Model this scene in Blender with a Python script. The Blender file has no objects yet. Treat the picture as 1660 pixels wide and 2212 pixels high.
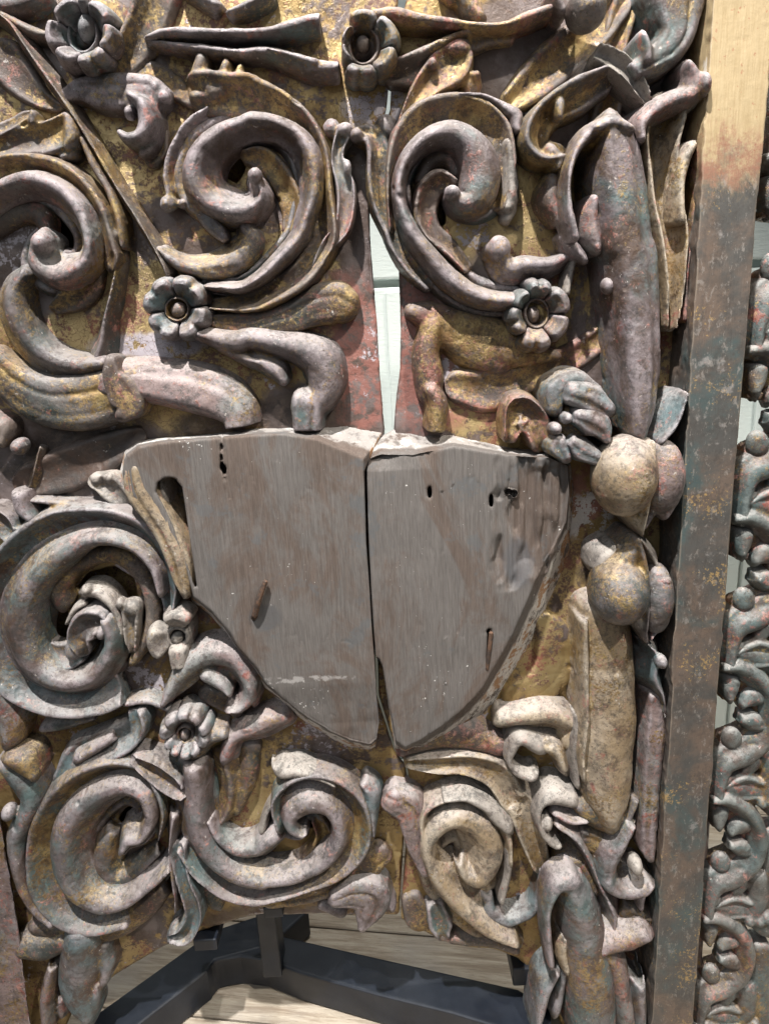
import bpy, bmesh, math, random
import numpy as np
from mathutils import Matrix, Vector
random.seed(7)
sc = bpy.context.scene
COL = sc.collection
R = math.radians

# ------------------------------------------------------------------ camera
FPX, PITCH, ROLL, DIST = 1500.0, R(15.0), R(3.1), 0.75     # focal length in photo units (photo = 1660 x 2212 units)
U = 0.0005                                                # one photo unit on the panel, in metres
_f = np.array([0, math.cos(PITCH), -math.sin(PITCH)])
_r0 = np.array([1.0, 0, 0]); _u0 = np.array([0, math.sin(PITCH), math.cos(PITCH)])
_r = math.cos(ROLL) * _r0 - math.sin(ROLL) * _u0
_u = math.cos(ROLL) * _u0 + math.sin(ROLL) * _r0
CAM = -DIST * _f
cd = bpy.data.cameras.new('camera'); cam = bpy.data.objects.new('camera', cd); COL.objects.link(cam)
cd.sensor_fit = 'VERTICAL'; cd.sensor_height = 36.0; cd.sensor_width = 27.0
cd.lens = FPX / 2212.0 * 36.0
cd.clip_start = 0.02; cd.clip_end = 60
m = Matrix(((_r[0], _u[0], -_f[0], CAM[0]), (_r[1], _u[1], -_f[1], CAM[1]), (_r[2], _u[2], -_f[2], CAM[2]), (0, 0, 0, 1)))
cam.matrix_world = m
sc.camera = cam

# ------------------------------------------------------------------ light (indoor gallery: ceiling spots, room light, added floor spot and fill)
w = bpy.data.worlds.new('World'); sc.world = w; w.use_nodes = True
w.node_tree.nodes['Background'].inputs[0].default_value = (0.80, 0.86, 0.90, 1)
w.node_tree.nodes['Background'].inputs[1].default_value = 0.19
def lamp(kind, name, loc, target, energy, size, color=(1, 1, 1)):
    d = bpy.data.lights.new(name, kind); o = bpy.data.objects.new(name, d); COL.objects.link(o)
    d.energy = energy; d.color = color
    if kind == 'AREA': d.shape = 'DISK'; d.size = size
    else: d.shadow_soft_size = size
    if kind == 'SPOT': d.spot_size = R(40); d.spot_blend = 0.9
    o.location = loc
    o.rotation_euler = (Vector(target) - Vector(loc)).to_track_quat('-Z', 'Y').to_euler()
    return o
lamp('SPOT', 'overhead_spot', (-0.30, -0.95, 2.15), (0.08, 0, -0.14), 620, 0.03, (1.0, 0.97, 0.93))
lamp('SPOT', 'overhead_spot', (1.15, -1.25, 2.0), (0.22, 0, -0.33), 230, 0.03, (1.0, 0.94, 0.84))
lamp('SPOT', 'overhead_spot', (0.25, 0.28, 2.3), (0.1, 0.2, -1), 130, 0.04, (1.0, 0.97, 0.93))  # added unseen spot behind the panel, brightens the floor there
lamp('AREA', 'soft_fill', (-0.9, -2.0, 1.6), (0, 0, 0), 15, 1.4, (0.90, 0.95, 1.0))  # added soft fill with no fixture of its own, lifts the shadows
sc.view_settings.view_transform = 'Standard'; sc.view_settings.look = 'None'
sc.view_settings.exposure = 0.0; sc.view_settings.gamma = 1.0

# ------------------------------------------------------------------ photo units -> the panel (plane y = 0, relief towards -y)
TILE = {k: (x / 1.56627, y / 1.56627) for k, (x, y) in dict(
    A=(0, 0), B=(850, 0), C=(1700, 0), D=(0, 800), E=(850, 800), F=(1700, 800),
    G=(0, 1650), H=(850, 1650), I=(1700, 1650), J=(0, 2564), K=(850, 2564), L=(1700, 2564)).items()}
TS = 0.34617
def unproj(px, py, h):
    """point of the plane y = -h (h in photo units) seen at photo position px, py"""
    px = np.asarray(px, float); py = np.asarray(py, float); h = np.asarray(h, float)
    d = _f + ((px - 830) / FPX)[..., None] * _r - ((py - 1106) / FPX)[..., None] * _u
    t = (-h * U - CAM[1]) / d[..., 1]
    return CAM + d * t[..., None]
def unproj_z(px, py, z):
    d = _f + (px - 830) / FPX * _r - (py - 1106) / FPX * _u
    return CAM + d * ((z - CAM[2]) / d[2])
def unproj_y(px, py, y):
    d = _f + (px - 830) / FPX * _r - (py - 1106) / FPX * _u
    return CAM + d * ((y - CAM[1]) / d[1])
def parse(s):
    out = []; tile = None
    for tok in s.split():
        if ':' in tok: tile, tok = tok.split(':')
        v = [float(q) for q in tok.split(',')]
        if tile == 'P': x, y, ww = v[0], v[1], (v[2] if len(v) > 2 else 0)
        else:
            ox, oy = TILE[tile]; x, y, ww = ox + v[0] * TS, oy + v[1] * TS, (v[2] * TS if len(v) > 2 else 0)
        out.append((x, y, ww, v[3] if len(v) > 3 else 1.0))
    return np.array(out)
def catmull(P, step):
    if len(P) < 3:
        P = np.vstack([P[0], (P[0] + P[-1]) / 2, P[-1]])
    Q = np.vstack([2 * P[0] - P[1], P, 2 * P[-1] - P[-2]])
    out = []
    for i in range(1, len(Q) - 2):
        n = max(2, int(np.hypot(*(Q[i + 1] - Q[i])[:2]) / step))
        for k in range(n):
            t = k / n
            out.append(0.5 * (2 * Q[i] + (Q[i + 1] - Q[i - 1]) * t + (2 * Q[i - 1] - 5 * Q[i] + 4 * Q[i + 1] - Q[i + 2]) * t * t
                              + (3 * Q[i] - Q[i - 1] - 3 * Q[i + 1] + Q[i + 2]) * t ** 3))
    out.append(P[-1])
    out = np.array(out); out[:, 2] = np.maximum(out[:, 2], 3)
    return out

# ------------------------------------------------------------------ noise, meshes
def _hash(i, j, k, s):
    n = (i * 374761393 + j * 668265263 + k * 2147483647 + s * 974634777) & 0xffffffff
    n = ((n ^ (n >> 13)) * 1274126177) & 0xffffffff
    n = (n ^ (n >> 16)) & 0xffff
    return n / 32767.5 - 1.0
def vnoise(p, s=0):
    i = np.floor(p).astype(np.int64); f = p - i; u = f * f * (3 - 2 * f); r = 0
    for a in (0, 1):
        for b in (0, 1):
            for c in (0, 1):
                wgt = (u[:, 0] if a else 1 - u[:, 0]) * (u[:, 1] if b else 1 - u[:, 1]) * (u[:, 2] if c else 1 - u[:, 2])
                r = r + wgt * _hash(i[:, 0] + a, i[:, 1] + b, i[:, 2] + c, s)
    return r
def mesh_from(name, verts, faces):
    me = bpy.data.meshes.new(name); me.from_pydata([tuple(v) for v in verts], [], faces); me.update()
    return me
def smooth_np(co, e, it, lam=0.5):
    n = len(co); deg = np.bincount(e.ravel(), minlength=n)[:, None].astype(float); deg[deg == 0] = 1
    for _ in range(it):
        acc = np.empty_like(co)
        for c in range(3):
            acc[:, c] = np.bincount(e[:, 0], weights=co[e[:, 1], c], minlength=n) + np.bincount(e[:, 1], weights=co[e[:, 0], c], minlength=n)
        co = co + lam * (acc / deg - co)
    return co
TOTAL = [0]
def finish(name, me, mat, parent, voxel=None, smooth=2, rough=1.0, grain=False, cutters=(), post=None, label=None, worn=True):
    """voxel-merge the rough volumes of one piece, round the tool edges off, give it the unevenness of old carving"""
    o = bpy.data.objects.new(name, me); COL.objects.link(o)
    for c in cutters:
        md = o.modifiers.new('cut', 'BOOLEAN'); md.operation = 'DIFFERENCE'; md.object = c; md.solver = 'EXACT'
    if voxel:
        md = o.modifiers.new('r', 'REMESH'); md.mode = 'VOXEL'; md.voxel_size = voxel
    if o.modifiers:
        dg = bpy.context.evaluated_depsgraph_get()
        me2 = bpy.data.meshes.new_from_object(o.evaluated_get(dg))
        o.modifiers.clear(); o.data = me2; bpy.data.meshes.remove(me); me = me2; me.name = name
    n = len(me.vertices)
    if n:
        co = np.empty(n * 3); me.vertices.foreach_get('co', co); co = co.reshape(-1, 3)
        if voxel:
            e = np.empty(len(me.edges) * 2, np.int64); me.edges.foreach_get('vertices', e); e = e.reshape(-1, 2)
            if smooth: co = smooth_np(co, e, smooth)
            me.vertices.foreach_set('co', co.ravel()); me.update()
            nr = np.empty(n * 3); me.vertices.foreach_get('normal', nr); nr = nr.reshape(-1, 3)
            if rough:
                q = co + 0.004 * np.stack([vnoise(co * 60, 11), vnoise(co * 60, 12), vnoise(co * 60, 13)], 1)
                d = 0.0010 * vnoise(q * 26, 1) + 0.0004 * vnoise(q * 80, 2) + 0.0002 * vnoise(q * 210, 3) + 0.00014 * vnoise(q * 420, 8)
                pit = np.clip(vnoise(co * 130, 5) - 0.5, 0, 1) * np.clip(vnoise(co * 26, 6), 0, 1) * 0.006
                if grain:
                    g = co * np.array([420.0, 420.0, 26.0]); g2 = co * np.array([160.0, 160, 9.0])
                    d = 0.0007 * vnoise(co * 17, 1) + 0.00035 * vnoise(g, 3) + 0.0005 * vnoise(g2, 4)
                    pit = np.clip(np.abs(vnoise(g2 * 1.3, 7)) * -6 + 0.35, 0, 1) * 0.0011
                chip = 0
                if worn:                                    # how far each point stands proud: what hands and dusters reach, and knock
                    proud = ((co - smooth_np(co, e, 22, .75)) * nr).sum(1) / 0.0011
                    if not grain: chip = .0030 * np.clip(vnoise(co * 46, 71) + .4 * vnoise(co * 120, 72) - .38, 0, .5) * np.clip(proud - .5, 0, 1.5)
                co = co + nr * ((d - pit - chip) * rough)[:, None]
            if post is not None: co = post(co, nr)
            if worn and rough:
                at = me.attributes.new('worn', 'FLOAT', 'POINT'); at.data.foreach_set('value', proud.astype(np.float32))
        c = co.mean(0); me.vertices.foreach_set('co', (co - c).ravel()); me.update()
        o.location = c
    me.polygons.foreach_set('use_smooth', np.ones(len(me.polygons), bool))
    TOTAL[0] += len(me.polygons)
    if mat: me.materials.clear(); me.materials.append(mat)
    if parent is not None:
        o.parent = parent; o.matrix_parent_inverse = Matrix.Identity(4)
        pl = Vector((0, 0, 0)); q = parent
        while q is not None: pl += Vector(q.location); q = q.parent
        o.location = Vector(o.location) - pl
    if label: o['label'] = label
    return o
# cross sections: t from -1 (right of travel) to 1 (left of travel), height as a share of the relief
def prof(name):
    t = np.linspace(-1, 1, 25)
    if name == 'round': z = 0.15 + 0.85 * np.sqrt(np.clip(1 - t * t, 0, 1))
    elif name == 'flat': z = 0.55 + 0.45 * np.clip(1 - np.abs(t) ** 4, 0, 1) ** .5 - .09 * np.exp(-((t - .30) / .09) ** 2) - .05 * np.exp(-((t + .45) / .08) ** 2)
    else:
        K = {'gut':   [(-1, .35), (-.9, .88), (-.78, 1), (-.62, .86), (-.3, .5), (0, .42), (.3, .5), (.62, .86), (.78, 1), (.9, .88), (1, .35)],
             'rimL':  [(-1, .3), (-.8, .5), (-.35, .46), (.05, .52), (.4, .78), (.62, .98), (.82, 1), (.94, .84), (1, .45)],
             'rimR':  [(-1, .45), (-.94, .84), (-.82, 1), (-.62, .98), (-.4, .78), (-.05, .52), (.35, .46), (.8, .5), (1, .3)],
             'rollL': [(-1, .2), (-.88, .44), (-.7, .42), (-.5, .58), (-.15, .9), (.2, 1), (.55, .95), (.82, .74), (.95, .5), (1, .3)],
             'rollR': [(-1, .3), (-.95, .5), (-.82, .74), (-.55, .95), (-.2, 1), (.15, .9), (.5, .58), (.7, .42), (.88, .44), (1, .2)],
             'ridge': [(-1, .2), (-.8, .38), (-.4, .62), (-.12, .95), (0, 1), (.12, .95), (.4, .62), (.8, .38), (1, .2)],
             'twin':  [(-1, .2), (-.85, .6), (-.55, .95), (-.3, .9), (-.08, .55), (.08, .55), (.3, .9), (.55, .95), (.85, .6), (1, .2)],
             'leaf3': [(-1, .25), (-.88, .66), (-.7, .93), (-.45, 1), (-.1, .97), (.2, .92), (.36, .80), (.44, .73), (.55, .74), (.75, .62), (.9, .45), (1, .2)],
             'plate': [(-1, .3), (-.92, .74), (-.75, .93), (-.5, .97), (-.3, .93), (0, 1), (.35, .98), (.55, .92), (.75, .9), (.92, .7), (1, .3)],
             'dish':  [(-1, .45), (-.92, .9), (-.82, 1), (-.66, .9), (-.4, .74), (0, .66), (.4, .74), (.66, .9), (.82, 1), (.92, .9), (1, .45)]}[name]
        K = np.array(K); z = np.interp(t, K[:, 0], K[:, 1])
        z = np.convolve(np.pad(z, 1, mode='edge'), [.2, .6, .2], 'valid')
    return t, z
WK = 1.12
def hk(h): return h * 1.22 if h < 62 else 75.6 + (h - 62) * .88
class Vol:
    def __init__(self): self.v = []; self.f = []
    def add(self, v, f):
        o = len(self.v); self.v += [tuple(q) for q in v]; self.f += [tuple(i + o for i in q) for q in f]
    def sweep(self, s, p='round', h1=40, h0=0, hb=-8, cut=0, ref=0.75, flare=.07):
        """cut: 1 = the start, 2 = the end, 3 = both ends stay blunt"""
        P = catmull(parse(s) if isinstance(s, str) else s, 5.0)
        h1, h0 = hk(h1), hk(h0); P[:, 2] *= WK
        d = np.gradient(P[:, :2], axis=0); d /= np.linalg.norm(d, axis=1)[:, None] + 1e-9
        ang = np.radians(np.array([18, 36, 52, 66, 78, 86]))
        def ends(i, sg):
            q = np.repeat(P[i:i + 1], len(ang), 0); dd = np.repeat(d[i:i + 1], len(ang), 0)
            q[:, :2] += sg * dd * (np.sin(ang) * P[i, 2] * .5)[:, None]; q[:, 2] *= np.cos(ang); q[:, 3] *= .25 + .75 * np.cos(ang)
            return q, dd
        if not cut & 2: q, dd = ends(len(P) - 1, 1); P = np.vstack([P, q]); d = np.vstack([d, dd])
        if not cut & 1: q, dd = ends(0, -1); P = np.vstack([q[::-1], P]); d = np.vstack([dd[::-1], d])
        nrm = np.stack([d[:, 1], -d[:, 0]], 1)
        hr = h0 + ref * (h1 - h0) * P[:, 3]
        L = unproj(P[:, 0] + nrm[:, 0] * P[:, 2] / 2, P[:, 1] + nrm[:, 1] * P[:, 2] / 2, hr)
        Rr = unproj(P[:, 0] - nrm[:, 0] * P[:, 2] / 2, P[:, 1] - nrm[:, 1] * P[:, 2] / 2, hr)
        t, z = prof(p)
        if p in ('rimL', 'rollL'): Rr = Rr + (Rr - L) * (.34 if p == 'rimL' else .10)
        if p in ('rimR', 'rollR'): L = L + (L - Rr) * (.34 if p == 'rimR' else .10)
        a = (t + 1) / 2
        V = Rr[:, None, :] * (1 - a)[None, :, None] + L[:, None, :] * a[None, :, None]
        V[:, :, 1] = -U * (h0 + (h1 - h0) * z[None, :] * P[:, 3][:, None])
        fl_ = flare * (L - Rr); bot = np.stack([L + fl_, Rr - fl_], 1).copy(); bot[:, :, 1] = -U * hb
        V = np.concatenate([V, bot], 1)
        n, k = V.shape[:2]; F = []
        for i in range(n - 1):
            for j in range(k):
                j2 = (j + 1) % k
                F.append((i * k + j, i * k + j2, (i + 1) * k + j2, (i + 1) * k + j))
        F.append(tuple(range(k))[::-1]); F.append(tuple((n - 1) * k + j for j in range(k)))
        self.add(V.reshape(-1, 3), F); return self
    def bed(self, s, h=20, k=.62, p='gut'):
        """the hollow channel a scroll rises from: widest where the scroll starts, gone at its eye"""
        P = parse(s); u = np.linspace(0, 1, len(P)); P[:, 2] *= 1 + k * np.clip(1.15 - u, 0, 1) ** .6
        return self.sweep(P, p, h, 0)
    def blob(self, s, rv=None, hc=30, rh=30, rot=0):
        """s = 'T:u,v,r': an ellipsoid, r across, rv along (tile units), centred at height hc"""
        hc, rh = hk(hc), rh * 1.15
        x, y, r, _ = parse(s)[0]; b = (rv * TS if rv else r)
        if s[0] == 'P': b = rv or r
        n, k = (16, 30) if r > 40 else (10, 18); ca, sa = math.cos(R(rot)), math.sin(R(rot)); V = []
        c = unproj(x, y, hc); ex = unproj(x + ca, y + sa, hc) - c; ey = unproj(x - sa, y + ca, hc) - c
        V.append(c - np.array([0, rh * U, 0]))
        for i in range(1, n):
            th = math.pi * i / n
            for j in range(k):
                ph = 2 * math.pi * j / k
                V.append(c + ex * r * math.sin(th) * math.cos(ph) + ey * b * math.sin(th) * math.sin(ph) - np.array([0, rh * U * math.cos(th), 0]))
        V.append(c + np.array([0, rh * U, 0])); F = []
        for j in range(k):
            F.append((0, 1 + j, 1 + (j + 1) % k)); e = 1 + (n - 2) * k
            F.append((len(V) - 1, e + (j + 1) % k, e + j))
            for i in range(n - 2):
                a0 = 1 + i * k
                F.append((a0 + j, a0 + k + j, a0 + k + (j + 1) % k, a0 + (j + 1) % k))
        self.add(V, F); return self
    def loft(self, front, hf, back, hk):
        """block between a front outline at height hf and a back outline at height hk (photo units)"""
        A = unproj(np.array([p[0] for p in front]), np.array([p[1] for p in front]), np.full(len(front), float(hf)))
        B = unproj(np.array([p[0] for p in back]), np.array([p[1] for p in back]), np.full(len(back), float(hk)))
        n = len(front); self.add(np.vstack([A, B]), [tuple(range(n)), tuple(range(n, 2 * n))[::-1]] + [(i, n + i, n + (i + 1) % n, (i + 1) % n) for i in range(n)])
        return self
    def mesh(self, name):
        me = mesh_from(name, self.v, self.f); bm = bmesh.new(); bm.from_mesh(me)
        bmesh.ops.triangulate(bm, faces=[f for f in bm.faces if len(f.verts) > 4])
        bmesh.ops.recalc_face_normals(bm, faces=bm.faces); bm.to_mesh(me); bm.free(); return me
    def build(self, name, mat, parent, voxel=0.0015, **kw):
        return finish(name, self.mesh(name), mat, parent, voxel, **kw)

# ------------------------------------------------------------------ materials
class NT:
    def __init__(self, name):
        self.m = bpy.data.materials.new(name); self.m.use_nodes = True; self.t = self.m.node_tree
        self.n = self.t.nodes; self.b = self.n['Principled BSDF']
        g = self.n.new('ShaderNodeNewGeometry'); self.pos = g.outputs['Position']; self.nor = g.outputs['Normal']; self.point = g.outputs['Pointiness']
    def put(self, sock, v):
        if isinstance(v, bpy.types.NodeSocket): self.t.links.new(v, sock)
        elif isinstance(v, (tuple, list)) and len(v) == 3 and sock.type == 'RGBA': sock.default_value = (*v, 1)
        else: sock.default_value = v
    def noise(self, scale, detail=4, rough=.6, off=0, dist=0, stretch=None):
        v = self.pos
        if stretch or off:
            mp = self.n.new('ShaderNodeMapping'); self.t.links.new(v, mp.inputs[0]); mp.inputs[1].default_value = (off, off * 1.7, -off * .6)
            if stretch: mp.inputs[3].default_value = stretch
            v = mp.outputs[0]
        n = self.n.new('ShaderNodeTexNoise'); self.t.links.new(v, n.inputs['Vector'])
        n.inputs['Scale'].default_value = scale; n.inputs['Detail'].default_value = detail; n.inputs['Roughness'].default_value = rough
        n.inputs['Distortion'].default_value = dist
        return n.outputs['Fac']
    def step(self, v, a, b, lo=0.0, hi=1.0):
        r = self.n.new('ShaderNodeMapRange'); r.interpolation_type = 'SMOOTHSTEP'; self.put(r.inputs[0], v)
        r.inputs[1].default_value = a; r.inputs[2].default_value = b; r.inputs[3].default_value = lo; r.inputs[4].default_value = hi
        return r.outputs[0]
    def math(self, op, a, b=0.0):
        n = self.n.new('ShaderNodeMath'); n.operation = op; self.put(n.inputs[0], a); self.put(n.inputs[1], b); return n.outputs[0]
    def mix(self, fac, a, b):
        n = self.n.new('ShaderNodeMix'); n.data_type = 'RGBA'; self.put(n.inputs[0], fac); self.put(n.inputs[6], a); self.put(n.inputs[7], b); return n.outputs[2]
    def bump(self, h, dist, strength=1.0, prev=None):
        n = self.n.new('ShaderNodeBump'); n.inputs['Strength'].default_value = strength; n.inputs['Distance'].default_value = dist
        self.put(n.inputs['Height'], h)
        if prev is not None: self.t.links.new(prev, n.inputs['Normal'])
        return n.outputs[0]
    def voro(self, scale, feature='DISTANCE_TO_EDGE', rnd=1.0):
        n = self.n.new('ShaderNodeTexVoronoi'); n.feature = feature; n.inputs['Scale'].default_value = scale
        nz = self.n.new('ShaderNodeTexNoise'); nz.inputs['Scale'].default_value = scale * .6; self.t.links.new(self.pos, nz.inputs['Vector'])
        ad = self.n.new('ShaderNodeMix'); ad.data_type = 'VECTOR'; ad.inputs[0].default_value = .02
        self.t.links.new(self.pos, ad.inputs[4]); self.t.links.new(nz.outputs['Color'], ad.inputs[5])
        self.t.links.new(ad.outputs[1], n.inputs['Vector'])
        return n.outputs['Distance']
    def sep(self, v, axis):
        n = self.n.new('ShaderNodeSeparateXYZ'); self.t.links.new(v, n.inputs[0]); return n.outputs[axis]
    def zone(self, px, py, rx, ry=None, soft=.25, wob=.9, sc_=22, h=0):
        """a patch of its own colour round one place of the carving, with a ragged edge"""
        c = unproj(px, py, h); k = U; ry = ry or rx
        a = self.math('DIVIDE', self.math('SUBTRACT', self.sep(self.pos, 0), float(c[0])), rx * k)
        b = self.math('DIVIDE', self.math('SUBTRACT', self.sep(self.pos, 2), float(c[2])), ry * k)
        d = self.math('SQRT', self.math('ADD', self.math('MULTIPLY', a, a), self.math('MULTIPLY', b, b)))
        d = self.math('ADD', d, self.math('MULTIPLY', self.math('SUBTRACT', self.noise(sc_, 6, .72, px * .01, .4), .5), wob * 2))
        return self.step(d, 1 + soft, 1 - soft)
    def attr(self, name):
        n = self.n.new('ShaderNodeAttribute'); n.attribute_name = name; return n.outputs['Fac']
    def done(self, col, rough, metal=0.0, normal=None, spec=.5):
        self.put(self.b.inputs['Base Color'], col); self.put(self.b.inputs['Roughness'], rough); self.put(self.b.inputs['Metallic'], metal)
        self.b.inputs['Specular IOR Level'].default_value = spec
        if normal is not None: self.t.links.new(normal, self.b.inputs['Normal'])
        return self.m

GREY = (.150, .122, .120); LILAC = (.335, .290, .305); TEAL = (.085, .125, .125); DTEAL = (.032, .046, .045)
BROWN = (.075, .048, .036); RED = (.23, .060, .045); PINK = (.40, .20, .165); GOLD = (.43, .315, .135); PALE = (.47, .43, .40); OCHRE = (.25, .155, .068)
def paint(name, off, base=GREY, second=TEAL, teal=.5, red=.3, gold=.42, rim=.6, wornrim=LILAC, dust=.35, dustcol=(.40, .365, .35), dark=.4):
    """old polychromy over gilding: every layer worn through to the one beneath it"""
    t = NT(name)
    def th(amount, n, soft=.05):                       # amount 0..1 -> share of the surface covered
        c = .70 - .40 * amount; return t.step(n, c - soft, c + soft)
    big = t.noise(11, 5, .62, off, .4); mid = t.noise(30, 6, .68, off + 3, .3); fine = t.noise(230, 4, .7, off + 5)
    col = t.mix(th(.5, t.noise(16, 6, .65, off + 9), .14), base, tuple(c * .62 for c in base))
    col = t.mix(th(teal, big, .07), col, second)
    col = t.mix(th(dark, t.noise(20, 6, .7, off + 13, .5), .10), col, BROWN)
    # patina: brown size and old varnish lying in blotches
    pt = t.math('ADD', t.math('MULTIPLY', t.noise(52, 7, .78, off + 71, .5), .6), t.math('MULTIPLY', t.noise(210, 5, .75, off + 73), .4))
    # paint rubbed pale where it stands proud
    wn = t.attr('worn'); wc = t.math('MAXIMUM', t.math('MINIMUM', wn, 1.0), -1.0)
    edge = t.math('ADD', wn, t.math('MULTIPLY', t.math('SUBTRACT', t.noise(17, 6, .7, off + 61, .5), .5), 4.0))
    em = t.math('MULTIPLY', t.step(edge, .1, 1.4), rim); col = t.mix(em, col, t.mix(th(.5, t.noise(45, 5, .7, off + 63), .12), wornrim, tuple(c * .72 for c in wornrim)))
    nr = t.math('ADD', t.math('MULTIPLY', t.noise(38, 6, .75, off + 21, .6), .66), t.math('MULTIPLY', fine, .34))
    rmask = t.math('MULTIPLY', th(red, nr, .045), .85); col = t.mix(rmask, col, t.mix(th(.5, t.noise(70, 3, .6, off + 4), .1), RED, PINK))
    ng = t.math('ADD', t.math('MULTIPLY', t.noise(13, 5, .65, off + 31, .6), .50), t.math('MULTIPLY', t.noise(280, 5, .8, off + 33), .50))
    ng = t.math('SUBTRACT', ng, t.math('MULTIPLY', wc, .035))
    gmask = t.math('MULTIPLY', th(gold, ng, .045), .92)
    col = t.mix(gmask, col, t.mix(th(.55, t.noise(55, 4, .6, off + 35), .15), GOLD, OCHRE))
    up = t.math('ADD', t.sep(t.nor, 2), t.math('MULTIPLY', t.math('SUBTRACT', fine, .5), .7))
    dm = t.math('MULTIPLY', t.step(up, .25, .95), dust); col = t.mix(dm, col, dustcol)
    col = t.mix(t.math('MULTIPLY', t.step(pt, .47, .60), .68), col, t.mix(th(.5, t.noise(19, 4, .6, off + 75), .1), (.052, .036, .033), (.040, .044, .044)))
    # fly specks and chips
    col = t.mix(t.math('MULTIPLY', t.step(t.math('ADD', t.math('MULTIPLY', t.noise(420, 3, .6, off + 41), .75), t.math('MULTIPLY', t.noise(24, 3, .6, off + 42), .25)), .58, .64), .65), col, (.045, .032, .027))
    col = t.mix(t.math('MULTIPLY', t.step(t.noise(160, 4, .65, off + 43), .665, .70), .75), col, PALE)
    ge = t.math('MULTIPLY', gmask, t.math('SUBTRACT', 1.0, dm)); ge = t.math('MULTIPLY', ge, .62)
    rg = t.math('ADD', t.step(t.noise(60, 4, .6, off + 51), .3, .7, .34, .58), t.math('MULTIPLY', dm, .25))
    nb = t.bump(t.noise(520, 5, .75, off), .0009, .6); nb = t.bump(t.math('ADD', mid, t.math('MULTIPLY', t.noise(140, 6, .72, off + 2), .8)), .0020, .5, nb)
    nb = t.bump(t.math('ADD', rmask, gmask), .0004, .5, nb)
    return t.done(col, rg, ge, nb, .45)
M = {}
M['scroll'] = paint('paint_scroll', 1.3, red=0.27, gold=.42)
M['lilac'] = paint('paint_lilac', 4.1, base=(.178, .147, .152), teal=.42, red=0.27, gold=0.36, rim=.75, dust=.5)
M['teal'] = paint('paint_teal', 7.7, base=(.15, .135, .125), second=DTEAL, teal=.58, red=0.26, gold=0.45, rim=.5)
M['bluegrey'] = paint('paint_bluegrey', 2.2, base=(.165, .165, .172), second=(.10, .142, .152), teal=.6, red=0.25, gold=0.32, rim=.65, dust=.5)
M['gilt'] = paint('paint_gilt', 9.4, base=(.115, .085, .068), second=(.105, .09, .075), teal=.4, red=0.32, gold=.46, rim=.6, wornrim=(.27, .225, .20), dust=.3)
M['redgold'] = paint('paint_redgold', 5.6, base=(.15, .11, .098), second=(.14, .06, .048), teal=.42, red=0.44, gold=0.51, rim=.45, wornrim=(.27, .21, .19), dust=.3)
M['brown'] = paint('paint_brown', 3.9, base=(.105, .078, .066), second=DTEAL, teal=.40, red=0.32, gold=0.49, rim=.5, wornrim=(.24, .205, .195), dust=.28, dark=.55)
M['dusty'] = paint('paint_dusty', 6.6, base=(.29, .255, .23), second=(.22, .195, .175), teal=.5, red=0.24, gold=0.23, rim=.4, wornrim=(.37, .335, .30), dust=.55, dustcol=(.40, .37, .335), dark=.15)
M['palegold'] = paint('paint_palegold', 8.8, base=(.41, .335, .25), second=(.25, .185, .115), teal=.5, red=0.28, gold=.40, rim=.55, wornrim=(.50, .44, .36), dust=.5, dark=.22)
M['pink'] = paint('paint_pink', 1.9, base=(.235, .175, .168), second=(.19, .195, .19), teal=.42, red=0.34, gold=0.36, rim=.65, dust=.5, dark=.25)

M['darkwood_shade'] = paint('paint_darkwood_shade', 15.1, base=(.055, .043, .038), second=(.04, .033, .03), teal=.5, red=.12, gold=.2, rim=.35, wornrim=(.17, .14, .13), dust=.15, dark=.6)  # dark wood, with the shade of its hollow put into the colour
M['verdigris'] = paint('paint_verdigris', 12.3, base=(.12, .11, .10), second=(.075, .105, .105), teal=.55, red=0.33, gold=0.36, rim=.75, wornrim=(.21, .225, .215), dust=.4, dark=.4)

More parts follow.
